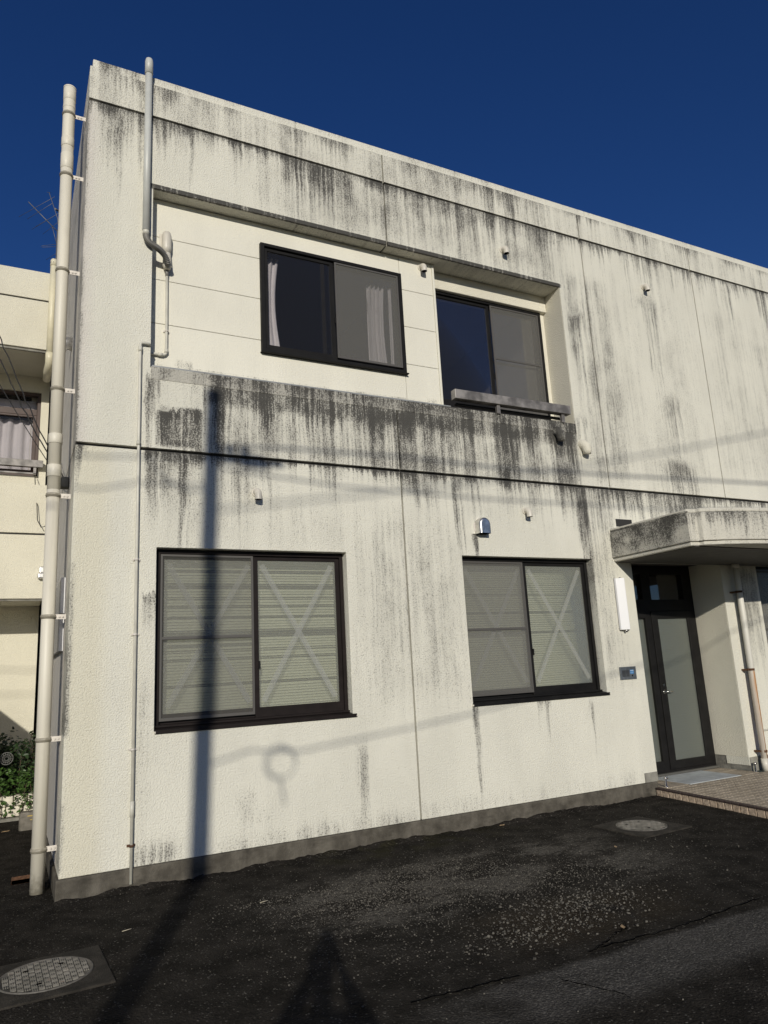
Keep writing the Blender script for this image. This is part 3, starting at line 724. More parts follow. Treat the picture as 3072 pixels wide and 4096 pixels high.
# steel hood
hd = thing('vent_hood', 'shiny stainless steel vent hood above the right taped window', 'vent hood', (4.155, 0, 3.07))
b = B(); box(b, -.088, .088, -.004, .004, -.105, .10); 
bmesh.ops.bevel(b, geom=[e for e in b.edges if abs(e.verts[0].co.y-e.verts[1].co.y) > .005], offset=.06, segments=5, affect='EDGES')
obj('base_plate', b, 'bracket_steel', hd, local=True)
b = B(); prof = [(-.075, -.085), (-.075, .02)] + [(-.075*math.cos(a), .02+.075*math.sin(a)) for a in [k*math.pi/10 for k in range(1, 10)]] + [(.075, .02), (.075, -.085)]
prs = [(0.0, 1.0), (-.06, 1.0), (-.085, .97), (-.10, .88), (-.106, .70)]
rings = [[b.verts.new((x*s, y, (z+.085)*(.5+.5*s)-.085)) for x, z in prof] for y, s in prs]
for q0, q1 in zip(rings, rings[1:]):
    for k in range(len(prof)-1): f = b.faces.new((q0[k], q0[k+1], q1[k+1], q1[k])); f.smooth = True
b.faces.new(rings[-1]); obj('cover', b, 'steel', hd, local=True)
b = B(); box(b, -.068, .068, -.095, -.005, -.083, -.080); obj('louver', b, 'dark_hole', hd, local=True)
# wall lamp
lp = thing('wall_lamp', 'white vertical bar lamp on the wall left of the entrance', 'wall lamp', (6.11, 0, 2.2))
b = B(); box(b, 6.035, 6.185, -.018, .0, 1.89, 2.515); obj('base', b, 'lamp_base', lp, .004)
b = B()
pr = [(6.028, -.012), (6.030, -.040), (6.122, -.092), (6.170, -.040), (6.172, -.012)]
prism(b, pr, 1.895, 2.51); obj('cover', b, 'lamp_acrylic', lp, .004, 3)
b = B(); tube(b, [(6.09, -.05, 2.508), (6.09, -.05, 2.522)], .012, 10); tube(b, [(6.10, -.045, 1.897), (6.10, -.045, 1.872)], .014, 10); obj('screw', b, 'chrome', lp)
# intercom plate
ip = thing('intercom_plate', 'flat grey steel intercom plate with blue sticker beside the entrance', 'intercom', (6.08, 0, 1.39))
b = B(); box(b, 5.955, 6.211, -.012, 0, 1.320, 1.466); obj('plate', b, 'plate_steel', ip, .002)
for a0, a1 in ((5.985, 6.040), (6.046, 6.098)):
    b = B(); box(b, a0, a1, -.0135, -.011, 1.352, 1.428)
    for k in range(8): box(b, a0+.003+k*.0065, a0+.006+k*.0065, -.0155, -.0135, 1.355, 1.425)
    obj('grille', b, 'plate_grille', ip)
b = B(); box(b, 6.112, 6.170, -.0132, -.0118, 1.382, 1.430); st = obj('sticker', b, 'sticker_blue', ip)
b = B()
for k in range(5): box(b, 6.117+k*.0102, 6.125+k*.0102, -.0140, -.0131, 1.416, 1.425)
for k in range(2): box(b, 6.118, 6.164-.008*k, -.0140, -.0131, 1.401-.010*k, 1.4035-.010*k)
obj('lettering', b, 'sticker_white', st)
b = B(); tube(b, [(6.143, -.013, 1.362), (6.143, -.0145, 1.362)], .009, 14); obj('camera_hole', b, 'dark_hole', ip)
b = B(); box(b, 5.957, 5.962, -.014, -.011, 1.322, 1.464); obj('edge_strip', b, 'steel', ip)
# handrail in front of the upper sliding window
hr = thing('handrail', 'low dark bronze handrail in front of the upper sliding window', 'handrail', (4.75, .0, 4.44))
b = B(); box(b, 3.925, 5.612, -.055, .035, 4.538, 4.650); obj('rail', b, 'rail_bronze', hr, .006)
for px in (4.535, 5.505):
    b = B(); box(b, px-.022, px+.022, -.03, .012, 4.43, 4.538); obj('post', b, 'rail_bronze', hr, .003)
b = B(); box(b, 4.0, 5.56, .05, .09, 4.50, 4.525); obj('lower_rail', b, 'black_frame', hr, .003)

# thick cable riser with its flexible end
cr = thing('cable_riser', 'thick grey cable riser pipe rising above the roof edge near the corner', 'cable pipe', (.55, -.045, 5.78))
b = B(); tube(b, [(.543, -.045, 5.80), (.543, -.045, 7.60)], .034, 18); obj('pipe', b, 'pvc_grey', cr)
b = B(); tube(b, [(.543, -.045, 7.56), (.543, -.045, 7.70), (.543, -.045, 7.735), (.543, -.045, 7.752)], .04, 18, radii=[.040, .040, .034, .016]); obj('cap', b, 'pvc_grey', cr)
b = B(); tube(b, [(.543, -.045, 5.755), (.543, -.045, 5.82)], .031, 18); obj('collar', b, 'conduit', cr)
P0, P1, P2, P3 = map(Vector, ((.543, -.045, 5.765), (.555, -.060, 5.60), (.70, -.030, 5.72), (.770, .055, 5.555)))
pts, rr = [], []
for k in range(91):
    t = k/90; q = P0*(1-t)**3 + P1*3*t*(1-t)**2 + P2*3*t*t*(1-t) + P3*t**3; pts.append(q); rr.append(.029 + (.004 if k % 3 == 0 else -.004))
b = B(); tube(b, pts, .033, 14, radii=rr); obj('flexible_hose', b, 'flex_grey', cr)
# inlet cap on the siding + thin conduit down to the ground
ic = thing('cable_inlet', 'cream rounded cable inlet cap on the siding with a thin conduit to the ground', 'cable inlet', (.77, .165, 5.75))
b = B(); box(b, .70, .80, .150, .165, 5.745, 5.935); obj('back_plate', b, 'vent_plastic', ic, .012, 3)
b = B(); tube(b, [(.765, .115, 5.70), (.765, .115, 5.76), (.765, .115, 5.885), (.765, .120, 5.925), (.765, .125, 5.945)], .05, 18, radii=[.036, .047, .047, .038, .016]); obj('cover', b, 'vent_plastic', ic)
b = B(); tube(b, [(.770, .115, 5.53), (.770, .110, 5.57), (.768, .115, 5.70)], .04, 16, radii=[.030, .044, .036]); obj('lower_cover', b, 'vent_plastic', ic)
b = B(); tube(b, [(.775, .138, 5.545), (.775, .138, 5.47)], .0165, 12); obj('coupling', b, 'flex_grey', ic)
th_ = thing('thin_conduit', 'thin cream conduit running down the facade from the recess to the ground', 'conduit', (.52, -.02, 0.03))
def elb(p, q, r_, s, n=6):
    """rounded corner at q between p and r_, radius s"""
    p, q, r_ = map(Vector, (p, q, r_)); a = q + (p-q).normalized()*s; c = q + (r_-q).normalized()*s
    return [a*(1-t)**2 + q*2*t*(1-t) + c*t*t for t in [k/n for k in range(n+1)]]
pA, pB, pC, pD, pE_, pF = (.775, .138, 5.47), (.778, .138, 4.635), (.600, .138, 4.635), (.600, -.030, 4.650), (.515, -.030, 4.650), (.515, -.030, .045)
b = B(); tube(b, [pA] + elb(pA, pB, pC, .04) + elb(pB, pC, pD, .03) + elb(pC, pD, pE_, .03) + elb(pD, pE_, pF, .03) + [(.5185, -.030, 3.0), (.524, -.030, .045)], .0135, 12); obj('pipe', b, 'conduit', th_)
b = B()
for p0, p1 in (((.778, .138, 4.70), (.778, .138, 4.66)), ((.745, .138, 4.635), (.70, .138, 4.635)), ((.515, -.030, 4.61), (.515, -.030, 4.56)), ((.515, -.03, 3.70), (.515, -.03, 3.66))): tube(b, [p0, p1], .0175, 12)
tube(b, [(.522, -.03, .66), (.522, -.03, .54)], .0175, 12); obj('coupling', b, 'conduit', th_)
for z in (2.62, 1.98, 1.05):
    b = B(); tube(b, [(.5175, -.03, z), (.5175, -.03, z+.016)], .0185, 12); box(b, .490, .553, -.012, -.0005, z, z+.016); obj('clip', b, 'bracket_steel', th_)
b = B(); tube(b, [(.523, -.03, .315), (.523, -.03, .333)], .0185, 12); box(b, .490, .553, -.012, -.0005, .315, .333); obj('clip', b, 'rust', th_, label='rusty clip')
b = B(); tube(b, [(.778, .138, 4.88), (.778, .138, 4.895)], .018, 12); box(b, .75, .805, .152, .1645, 4.88, 4.895); obj('clip', b, 'bracket_steel', th_)

# large drainpipe at the corner
dp = thing('drainpipe', 'large cream drainpipe standing free beside the left corner', 'drainpipe', (-.13, .37, 0))
bx, by = -.130, .37; tx, ty = -.157, .37
def ax(z): t = z/7.48; return (bx+(tx-bx)*t, by+(ty-by)*t, z)
b = B(); tube(b, [ax(-.05), ax(3.3)], .0545, 24); obj('pipe', b, 'pvc_cream', dp)
b = B(); tube(b, [ax(3.3), ax(6.85)], .0545, 24); obj('pipe', b, 'pvc_cream', dp)
b = B(); tube(b, [ax(6.84), ax(7.48)], .056, 24, cap=False); tube(b, [ax(7.40), ax(7.401)], .055, 24); obj('pipe', b, 'pvc_cream', dp)
for za, zb, r2 in ((3.42, 3.53, .0605), (3.73, 3.82, .0600), (6.55, 6.72, .0585), (6.80, 6.90, .0590), (7.24, 7.27, .0580), (7.33, 7.48, .0585)):
    b = B(); tube(b, [ax(za), ax(zb)], r2, 24); obj('coupling', b, 'pvc_cream', dp, .002, 1)
b = B(); tube(b, [ax(7.470), (ax(7.4835))], .0605, 24, cap=False); tube(b, [ax(7.47), ax(7.4805)], .056, 20); obj('rim', b, 'pvc_cream', dp)
br = None
for z in (7.17, 6.48, 5.45, 4.25, 3.25, 2.18, 1.17, .32):
    cx, cy, _ = ax(z)
    if br is None:
        b = B(); tube(b, [(0, 0, -.017), (0, 0, .017)], .060, 24); tube(b, [(0, 0, -.004), (0, 0, .004)], .0635, 24)
        b2 = B(); box(b2, .055, .160, -.007, -.002, -.021, .021)
        for xx in (.085, .112): tube(b2, [(xx, -.007, 0), (xx, -.016, 0)], .009, 8)
        br = bpy.data.objects.new; 
        first = obj('bracket_band', b, 'pvc_cream', dp, local=True); first.location = (cx-bx, cy-by, z)
        arm = obj('bracket_arm', b2, 'bracket_steel', first, local=True)
        keep = first
    else:
        c = keep.copy(); COL.objects.link(c); c.parent = dp; c.location = (cx-bx, cy-by, z)
        a_ = arm.copy(); COL.objects.link(a_); a_.parent = c
# board sign on the side wall
sg = thing('sign_board', 'grey board with white edge fixed to the side wall behind the drainpipe', 'sign', (-.03, 1.3, 2.2))
b = B(); box(b, -.036, -.001, .575, 2.4, 1.90, 2.54); obj('board', b, 'lamp_base', sg)
b = B(); box(b, -.037, -.002, .545, .574, 1.895, 2.20); box(b, -.037, -.002, .545, .574, 2.225, 2.545); obj('edge_strip', b, 'lamp_acrylic', sg, .002)  # gap between the two lengths stands in for the pipe bracket's shadow
# small junction box + pair of steel hoods on the side wall
b = B(); box(b, -.085, -.002, .62, .73, 3.40, 3.50); tag(obj('junction_box', b, 'grey_concrete', None, .012), 'small pitted grey junction box on the side wall behind the drainpipe', 'junction box')
b = B(); tube(b, [(0.0, 1.1, 5.05), (-.07, 1.1, 5.05), (-.11, 1.1, 5.0)], .07, 14); tag(obj('side_vent', b, 'steel', None), 'dull metal vent on the side wall behind the drainpipe', 'vent')
# rusty downpipe at the entrance
rp = thing('rusty_downpipe', 'white downpipe with orange rust runs right of the entrance', 'downpipe', (8.13, -.1, .1))
b = B(); tube(b, [(8.145, -.10, 2.70), (8.145, -.10, 2.0), (8.125, -.10, .10)], .038, 18); obj('pipe', b, 'rusty_pvc', rp)
b = B(); tube(b, [(8.145, -.10, 2.66), (8.145, -.10, 2.717)], .06, 18, radii=[.047, .047]); obj('collar', b, 'vent_plastic', rp)
b = B(); tube(b, [(8.125, -.10, .09), (8.125, -.10, .24)], .044, 18); obj('coupling', b, 'vent_plastic', rp)
for z in (2.34, 1.335, .325):
    b = B(); tube(b, [(8.135, -.10, z-.014), (8.135, -.10, z+.014)], .043, 16); box(b, 8.08, 8.135, -.10, -.001, z-.010, z+.010); obj('bracket', b, 'rust', rp)
tc = B(); tube(tc, [(8.20, -.016, 2.36), (8.20, -.016, .75), (8.205, -.016, .62), (8.26, -.016, .56), (9.4, -.016, .56)], .011, 10)
tag(obj('thin_pipe', tc, 'conduit', None), 'thin painted pipe on the wall behind the rusty downpipe', 'pipe')

# blinds and curtains
def blind(x0, x1, z0, z1, y, label, odd, seed):
    t = thing('venetian_blind', label, 'blind', ((x0+x1)/2, y, z1), 'closed venetian blinds')
    b = B(); box(b, x0, x1, y-.015, y+.015, z1-.03, z1); obj('head_rail', b, 'blind_slat', t)
    R = random.Random(seed); n = int((z1-z0-.03)/.0255); mesh = {}
    for k in range(n):
        tilt = rad(R.choice((48, 50, 53)) if k not in odd else R.choice((6, 16, 26)))  # odd slats lie open: dark lines standing in for reflections in the pane
        tilt = round(tilt, 3)
        if tilt not in mesh:
            b = B(); h = (x1-x0)/2
            c, s = math.cos(tilt), math.sin(tilt)
            a = [(-.0145, 0), (-.005, .0018), (.005, .0018), (.0145, 0)]
            rows_ = [[b.verts.new((xx, u*c - w_*s, -u*s*-1 + w_*c)) for u, w_ in a] for xx in (-h, h)]
            for q in range(3): b.faces.new((rows_[0][q], rows_[1][q], rows_[1][q+1], rows_[0][q+1]))
            mesh[tilt] = bpy.data.meshes.new('slat'); b.to_mesh(mesh[tilt]); b.free(); mesh[tilt].materials.append(MATS['blind_slat'])
        o = bpy.data.objects.new('slat', mesh[tilt]); COL.objects.link(o); o.parent = t
        o.location = (0, 0, -.045 - k*.0255); o.rotation_euler = (0, rad(R.uniform(-.12, .12)), 0)
blind(.74, 2.49, 1.22, 2.70, .30, 'pale green blind behind the taped window with the pole shadow', {3, 8, 9, 13, 16, 20, 25, 26, 27, 32, 35, 44}, 4)
blind(3.92, 5.70, 1.22, 2.70, .30, 'pale green blind behind the taped window beside the entrance', {12, 20, 29}, 9)
def curtain(x0, x1, z0, z1, y, folds, amp, label, gather=0.0, group=None, shear=0.0):
    b = B(); n = folds*8; rows_ = []
    for j in range(13):
        t = j/12; z = z1+(z0-z1)*t
        g_ = 1 - gather*math.sin(math.pi*min(1, t*1.15))
        rows_.append([b.verts.new((x0 + shear*t + (x1-x0)*g_*(i/n) + .006*math.sin(i*1.7), y + amp*math.sin(i/8*2*math.pi + .5*math.sin(t*3)) + .01*math.sin(i*.9+t*2), z)) for i in range(n+1)])
    for q0, q1 in zip(rows_, rows_[1:]):
        for i in range(n): f = b.faces.new((q0[i], q0[i+1], q1[i+1], q1[i])); f.smooth = True
    o = obj('curtain', b, 'curtain_cloth'); md = o.modifiers.new('thick', 'SOLIDIFY'); md.thickness = .002
    return tag(o, label, 'curtain', group)
curtain(1.80, 1.985, 4.78, 6.02, .30, 3, .022, 'narrow white curtain at the left edge of the upper window', .25, 'white curtains of the upper window')
curtain(3.07, 3.29, 4.70, 5.98, .34, 4, .03, 'white curtain gathered right of centre in the upper window', .12, 'white curtains of the upper window')
curtain(3.34, 3.375, 4.70, 5.98, .32, 1, .01, 'thin strip of white curtain at the right edge of the upper window', 0, 'white curtains of the upper window')

# ------------------------------------------------------------------ left wing
WY = 4.3; RY = 5.4
wg = thing('office_wing', 'cream two storey wing set back behind the drainpipe at the left', 'building', (-3, WY, 0))
XW0, XW1 = -12., -.06
def wp(name, x0, x1, y0, y1, z0, z1, mt, bv=.006):
    b = B(); box(b, x0, x1, y0, y1, z0, z1); return obj(name, b, mt, wg, bv)
wp('wall_panel', XW0, XW1, WY, WY+.25, 7.136, 7.582, 'paint_wing'); wp('wall_panel', XW0, XW1, WY, WY+.25, 6.36, 7.112, 'paint_wing')
wp('joint_seal', XW0, XW1, WY+.02, WY+.22, 7.10, 7.15, 'joint_black', 0); wp('joint_seal', XW0, XW1, WY+.02, WY+.22, 3.62, 3.66, 'joint_black', 0)
wp('wall_panel', XW0, XW1, WY, WY+.25, 3.654, 4.34, 'paint_wing'); wp('wall_panel', XW0, XW1, WY, WY+.25, 2.76, 3.630, 'paint_wing')
wp('soffit', XW0, XW1, WY+.251, RY, 6.362, 6.5, 'paint_wing'); wp('soffit', XW0, XW1, WY+.251, RY, 2.763, 3.0, 'paint_wing')
wp('soffit_trim', XW0, XW1, WY+.03, WY+.06, 6.325, 6.359, 'grey_concrete', 0); wp('soffit_trim', XW0, XW1, WY+.03, WY+.06, 2.735, 2.758, 'grey_concrete', 0)
wp('balcony_floor', XW0, XW1, WY+.251, RY, 3.5, 3.62, 'grey_concrete')
wp('roof', XW0, XW1, WY+.26, 11, 7.2, 7.3, 'grey_concrete')
WH = (-3.6, -.172, 4.75, 6.11)
b = B(); plate(b, XW0, XW1, -.1, 7.1, RY, RY+.2, [WH]); obj('back_wall', b, 'paint_wing', wg)
wp('end_wall', -.30, XW1, RY+.201, 11, -.1, 7.2, 'paint_wing')
b = B(); frame_ring(b, *WH, RY+.03, RY+.12, .05, .05, .05, .05); box(b, WH[0]+.05, WH[1]-.05, RY+.032, RY+.11, 5.735, 5.835)
ww = obj('window', b, 'wing_brown', wg, .004, 1)
b = B(); box(b, WH[0]+.05, WH[1]-.05, RY+.07, RY+.075, 4.80, 6.06); obj('pane', b, 'glass_clear', ww)
b = B(); frame_ring(b, -1.9, WH[1]-.05, 4.80, 5.735, RY+.035, RY+.06, .05, .05, .05, .03); obj('sash', b, 'wing_brown', ww, .003, 1)
wp('room', WH[0]-.1, WH[1]+.05, RY+.5, RY+.55, 4.5, 6.4, 'dark_room', 0)
curtain(-2.0, -.22, 4.72, 5.70, RY+.22, 11, .035, 'white pleated curtain behind the brown framed window of the wing')
curtain(-2.0, -.22, 5.84, 6.02, RY+.20, 5, .012, 'short white valance in the top light of the brown framed window')
wr = thing('wing_handrail', 'dark bronze handrail across the brown framed window of the wing', 'handrail', (-1.5, RY-.1, 4.6))
b = B(); box(b, -4, -.105, RY-.12, RY-.05, 4.865, 4.975); obj('rail', b, 'rail_bronze', wr, .005)
b = B(); box(b, -.235, -.195, RY-.10, RY-.065, 4.76, 4.865); box(b, -.235, -.195, RY-.10, RY+.0, 4.755, 4.775); obj('post', b, 'rail_bronze', wr, .003)
b = B(); box(b, -4, -.2, RY-.09, RY-.06, 4.76, 4.78); obj('lower_rail', b, 'rail_bronze', wr)
# wing downpipe
wd = thing('wing_drainpipe', 'yellowed drainpipe with a rusted top on the wing', 'drainpipe', (-.125, WY-.08, 6.1))
b = B(); tube(b, [(-.118, WY-.08, 7.70), (-.118, WY-.08, 6.25)], .047, 18); obj('pipe', b, 'pvc_wing', wd)
b = B(); tube(b, [(-.118, WY-.08, 7.66), (-.118, WY-.08, 7.75), (-.118, WY-.08, 7.775)], .05, 18, radii=[.051, .050, .036]); obj('cap', b, 'pvc_wing', wd)
b = B(); tube(b, [(-.118, WY-.08, 6.28), (-.118, WY-.08, 6.20), (-.118, WY-.02, 6.13), (-.13, WY+.1, 6.08), (-.13, WY+.4, 6.07)], .055, 18); obj('elbow', b, 'pvc_wing', wd)
b = B()
for k in range(7):
    a0 = k*.9; tube(b, [(-.118+.05*math.cos(a0), WY-.08+.05*math.sin(a0), 7.70), (-.118+.035*math.cos(a0+.3), WY-.08+.035*math.sin(a0+.3), 7.772)], .005, 6)
obj('rust_flake', b, 'rust', wd)
# hood on the wing's lower wall
b = B(); box(b, -.135, .0, WY-.09, WY, 3.02, 3.10); box(b, -.12, .0, WY-.075, WY, 3.09, 3.19); tag(obj('wing_vent', b, 'steel', None, .02, 3), 'steel vent cover on the wing half hidden by the drainpipe', 'vent')
# boundary wall out of frame that shades the wing's foot
b = B(); box(b, -1.72, -1.60, 1.5, RY-.01, -.1, 2.26); tag(obj('boundary_wall', b, 'paint_wing', None, .01), 'cream boundary wall beside the planting at the left', 'wall')
# planting
pw = thing('planter_wall', 'low white block wall under the ivy at the left', 'low wall', (-.9, 4.3, 0))
for i in range(16):
    for j in range(2):
        b = B(); x = -2.6 + i*.16 + (.08 if j else 0); box(b, x, x+.152, 4.18, 4.32, .04+j*.125, .16+j*.125); obj('block', b, 'white_block', pw, .012)
b = B(); box(b, -2.8, -.06, 4.10, 4.36, -.1, .035); obj('footing', b, 'grey_concrete', pw, .01)
def foliage(name, pts, size, mat, parent, seed):
    R = random.Random(seed); b = B()
    for (x, y, z) in pts:
        for k in range(2):
            c = Vector((x+R.gauss(0, size*.7), y+R.gauss(0, size*.6), z+R.gauss(0, size*.7)))
            rot = Euler((R.uniform(-.9, 1.3), R.uniform(-.8, .8), R.uniform(0, 6.28))).to_matrix()
            s_ = size*R.uniform(.6, 1.2); v = [b.verts.new(c + rot @ Vector(q)*s_) for q in ((-.9, 0, 0), (-.2, .5, .12), (.5, .4, .1), (1.0, 0, 0), (.5, -.4, .1), (-.2, -.5, .12))]
            b.faces.new((v[0], v[1], v[2], v[3])); b.faces.new((v[0], v[3], v[4], v[5]))
    return obj(name, b, mat, parent)
iv = thing('ivy', 'bright green ivy spilling over the low white wall', 'ivy', (-.9, 4.3, 0))
R = random.Random(11); pts = []
for i in range(1500):
    x = R.uniform(-2.2, -.05); t = R.random(); z = .30 + .30*R.random() if t < .62 else R.uniform(.06, .30)
    if t >= .62 and R.random() < .45: continue
    y = 4.14 + R.uniform(-.06, .06) - (.0 if z < .3 else -.25*R.random()); pts.append((x, y, z))
foliage('foliage', pts, .032, 'leaf_green', iv, 12)
b = B()
for i in range(14):
    x = R.uniform(-1.2, -.1); tube(b, [(x, 4.16, .42), (x+R.uniform(-.05, .05), 4.13, .25), (x+R.uniform(-.08, .08), 4.13, .05)], .004, 5)
obj('stem', b, 'stem_brown', iv)
def shrub(x, y, h, rx, seed, label):
    t = thing('shrub', label, 'shrub', (x, y, 0), 'dark shrubs under the wing'); R = random.Random(seed); pts = []; b = B()
    for i in range(26):
        a = R.uniform(0, 6.28); rr_ = rx*math.sqrt(R.random()); top = h*(.55+.5*R.random()); p0 = Vector((x+.15*rr_*math.cos(a), y+.15*rr_*math.sin(a), 0)); p1 = Vector((x+rr_*math.cos(a), y+.7*rr_*math.sin(a), top)); mid = (p0+p1)/2+Vector((0, 0, .1))
        tube(b, [p0, mid, p1], .007, 5, radii=[.010, .007, .003])
        for k in range(30):
            q = R.random()**.55; c = p0*(1-q)**2 + mid*2*q*(1-q) + p1*q*q; pts.append((c.x+R.gauss(0, .05), c.y+R.gauss(0, .05), max(.05, c.z+R.gauss(0, .05))))
    obj('stem', b, 'stem_brown', t); foliage('foliage', pts, .036, 'leaf_dark', t, seed+1)
shrub(-.26, 4.78, .98, .30, 21, 'dark leafy shrub right behind the drainpipe, nearest the building')
shrub(-.62, 4.85, .86, .32, 31, 'dark leafy shrub behind the pale fan wheel')
shrub(-1.15, 4.8, .9, .34, 41, 'dark leafy shrub at the left end of the planting')
fw = thing('fan_wheel', 'round pale fan grille among the dark shrub leaves', 'fan grille', (-.385, 4.42, .72))
b = B()
for rr_ in (.075, .050, .022): tube(b, [(-.385+rr_*math.cos(a), 4.42, .72+rr_*math.sin(a)) for a in [k*math.pi/12 for k in range(25)]], .006 if rr_ > .07 else .0035, 6)
obj('rim', b, 'fan_white', fw)
b = B()
for k in range(14):
    a = k*math.pi/7; tube(b, [(-.385+.02*math.cos(a), 4.42, .72+.02*math.sin(a)), (-.385+.074*math.cos(a), 4.42, .72+.074*math.sin(a))], .004, 5)
obj('spoke', b, 'fan_white', fw)
# wheel stop
ws_ = thing('wheel_stop', 'worn concrete wheel stop block lying by the low white wall', 'wheel stop', (-.02, 3.4, 0))
b = B(); pr = [(-.12, 0), (.12, 0), (.112, .09), (.07, .19), (-.07, .19), (-.112, .09)]
for_x = (-.20, .30)
rings = [[b.verts.new((xx, 3.42+yy, zz)) for yy, zz in pr] for xx in for_x]
rings2 = [[b.verts.new((xx, 3.42+yy*.8, zz*.9)) for yy, zz in pr] for xx in (-.225, .325)]
seq = [rings2[0], rings[0], rings[1], rings2[1]]
for q0, q1 in zip(seq, seq[1:]):
    for k in range(6): b.faces.new((q0[k], q0[(k+1) % 6], q1[(k+1) % 6], q1[k]))
b.faces.new(seq[0]); b.faces.new(seq[-1]); obj('block', b, 'stop_concrete', ws_, .006)
b = B(); box(b, -.14, -.04, 3.33, 3.338, .146, .156); box(b, -.11, -.03, 3.315, 3.322, .105, .115); obj('paint_mark', b, 'yellow_mark', ws_)
b = B(); box(b, -.31, -.14, .78, .83, .0, .035); box(b, -.31, -.14, .78, .786, .0, .06); tag(obj('iron_angle', b, 'rust', None, .002), 'short rusty iron angle lying beside the foot of the drainpipe', 'iron scrap')

# antennas on the wing roof
def line(P): return [Vector(p) for p in P]
an = thing('tv_antenna', 'tv aerial with a dark boom sloping down behind the drainpipe', 'antenna', (.04, 8, 7.3))
b = B(); tube(b, [(-.532, 8, 11.122), (.10, 8.0, 10.52)], .009, 8); obj('boom', b, 'antenna_metal', an)
b = B(); tube(b, [(.02, 8, 7.3), (.02, 8, 10.62)], .011, 8); tube(b, [(-.085, 8, 10.697), (.02, 8, 10.30)], .006, 8); obj('mast', b, 'antenna_metal', an)
for (a, c) in (((-.690, 8.2, 10.871), (-.07, 7.6, 11.10)), ((-.536, 8.2, 10.861), (-.102, 7.7, 11.012)), ((-.378, 8.2, 10.728), (.06, 7.7, 10.86)), ((-.445, 8.2, 10.649), (.05, 7.6, 10.79)), ((-.241, 8.2, 10.590), (.08, 7.7, 10.70)), ((-.16, 8.2, 10.03), (.1, 7.8, 10.07))):
    b = B(); tube(b, [a, c], .0038, 6); obj('element', b, 'antenna_metal', an)
b = B(); tube(b, [(.05, 8, 10.32), (-.24, 8, 10.21), (-.262, 8, 10.192), (-.24, 8, 10.18), (.05, 8, 10.26)], .0038, 6); obj('dipole', b, 'antenna_metal', an)
an2 = thing('tv_antenna', 'slender second tv aerial boom rising above the sloping one', 'antenna', (.03, 8.6, 7.3))
b = B(); tube(b, [(-.16, 8.5, 11.78), (.03, 8.5, 11.2), (.06, 8.5, 10.9)], .007, 8); obj('boom', b, 'antenna_metal', an2)
b = B(); tube(b, [(.05, 8.5, 7.3), (.05, 8.5, 11.2)], .010, 8); obj('mast', b, 'antenna_metal', an2)
b = B(); tube(b, [(-.20, 8.45, 11.74), (-.12, 8.55, 11.82)], .0038, 6); tube(b, [(-.03, 8.4, 11.36), (.06, 8.6, 11.44)], .02, 6); obj('element', b, 'antenna_metal', an2)

# hanging cables to the junction box
def sag(p, q, s, n=22, wob=0.0, seed=1):
    R = random.Random(seed); p, q = Vector(p), Vector(q); out = []
    for k in range(n+1):
        t = k/n; c = p.lerp(q, t); c.z -= s*4*t*(1-t); out.append(c + Vector((R.uniform(-wob, wob), 0, R.uniform(-wob, wob))))
    return out
for p, q, s, lab, wob in (((-1.03, 2.0, 6.35), (-.03, .70, 3.46), .12, 'twisted black cable to the side wall, rightmost of three', .010), ((-1.12, 1.9, 6.15), (-.03, .68, 3.42), .10, 'twisted black cable to the side wall, middle of three', .010), ((-1.25, 1.8, 5.9), (-.03, .66, 3.40), .08, 'thin black cable to the side wall, leftmost of three', 0.)):
    b = B(); tube(b, sag(p, q, s, 30, wob, 3), .006 if wob else .004, 6); tag(obj('cable', b, 'cable_black', None), lab, 'cable', 'black cables hanging in front of the wing')
b = B(); tube(b, [(-.21, 5.3, 4.74), (-.20, 5.0, 4.45), (-.185, 4.25, 4.05), (-.17, 4.22, 3.82), (-.12, 4.2, 3.72), (-.06, 4.2, 3.74)], .006, 6)
tag(obj('cable', b, 'cable_black', None), 'dark loop of cable hanging below the wing handrail', 'cable')

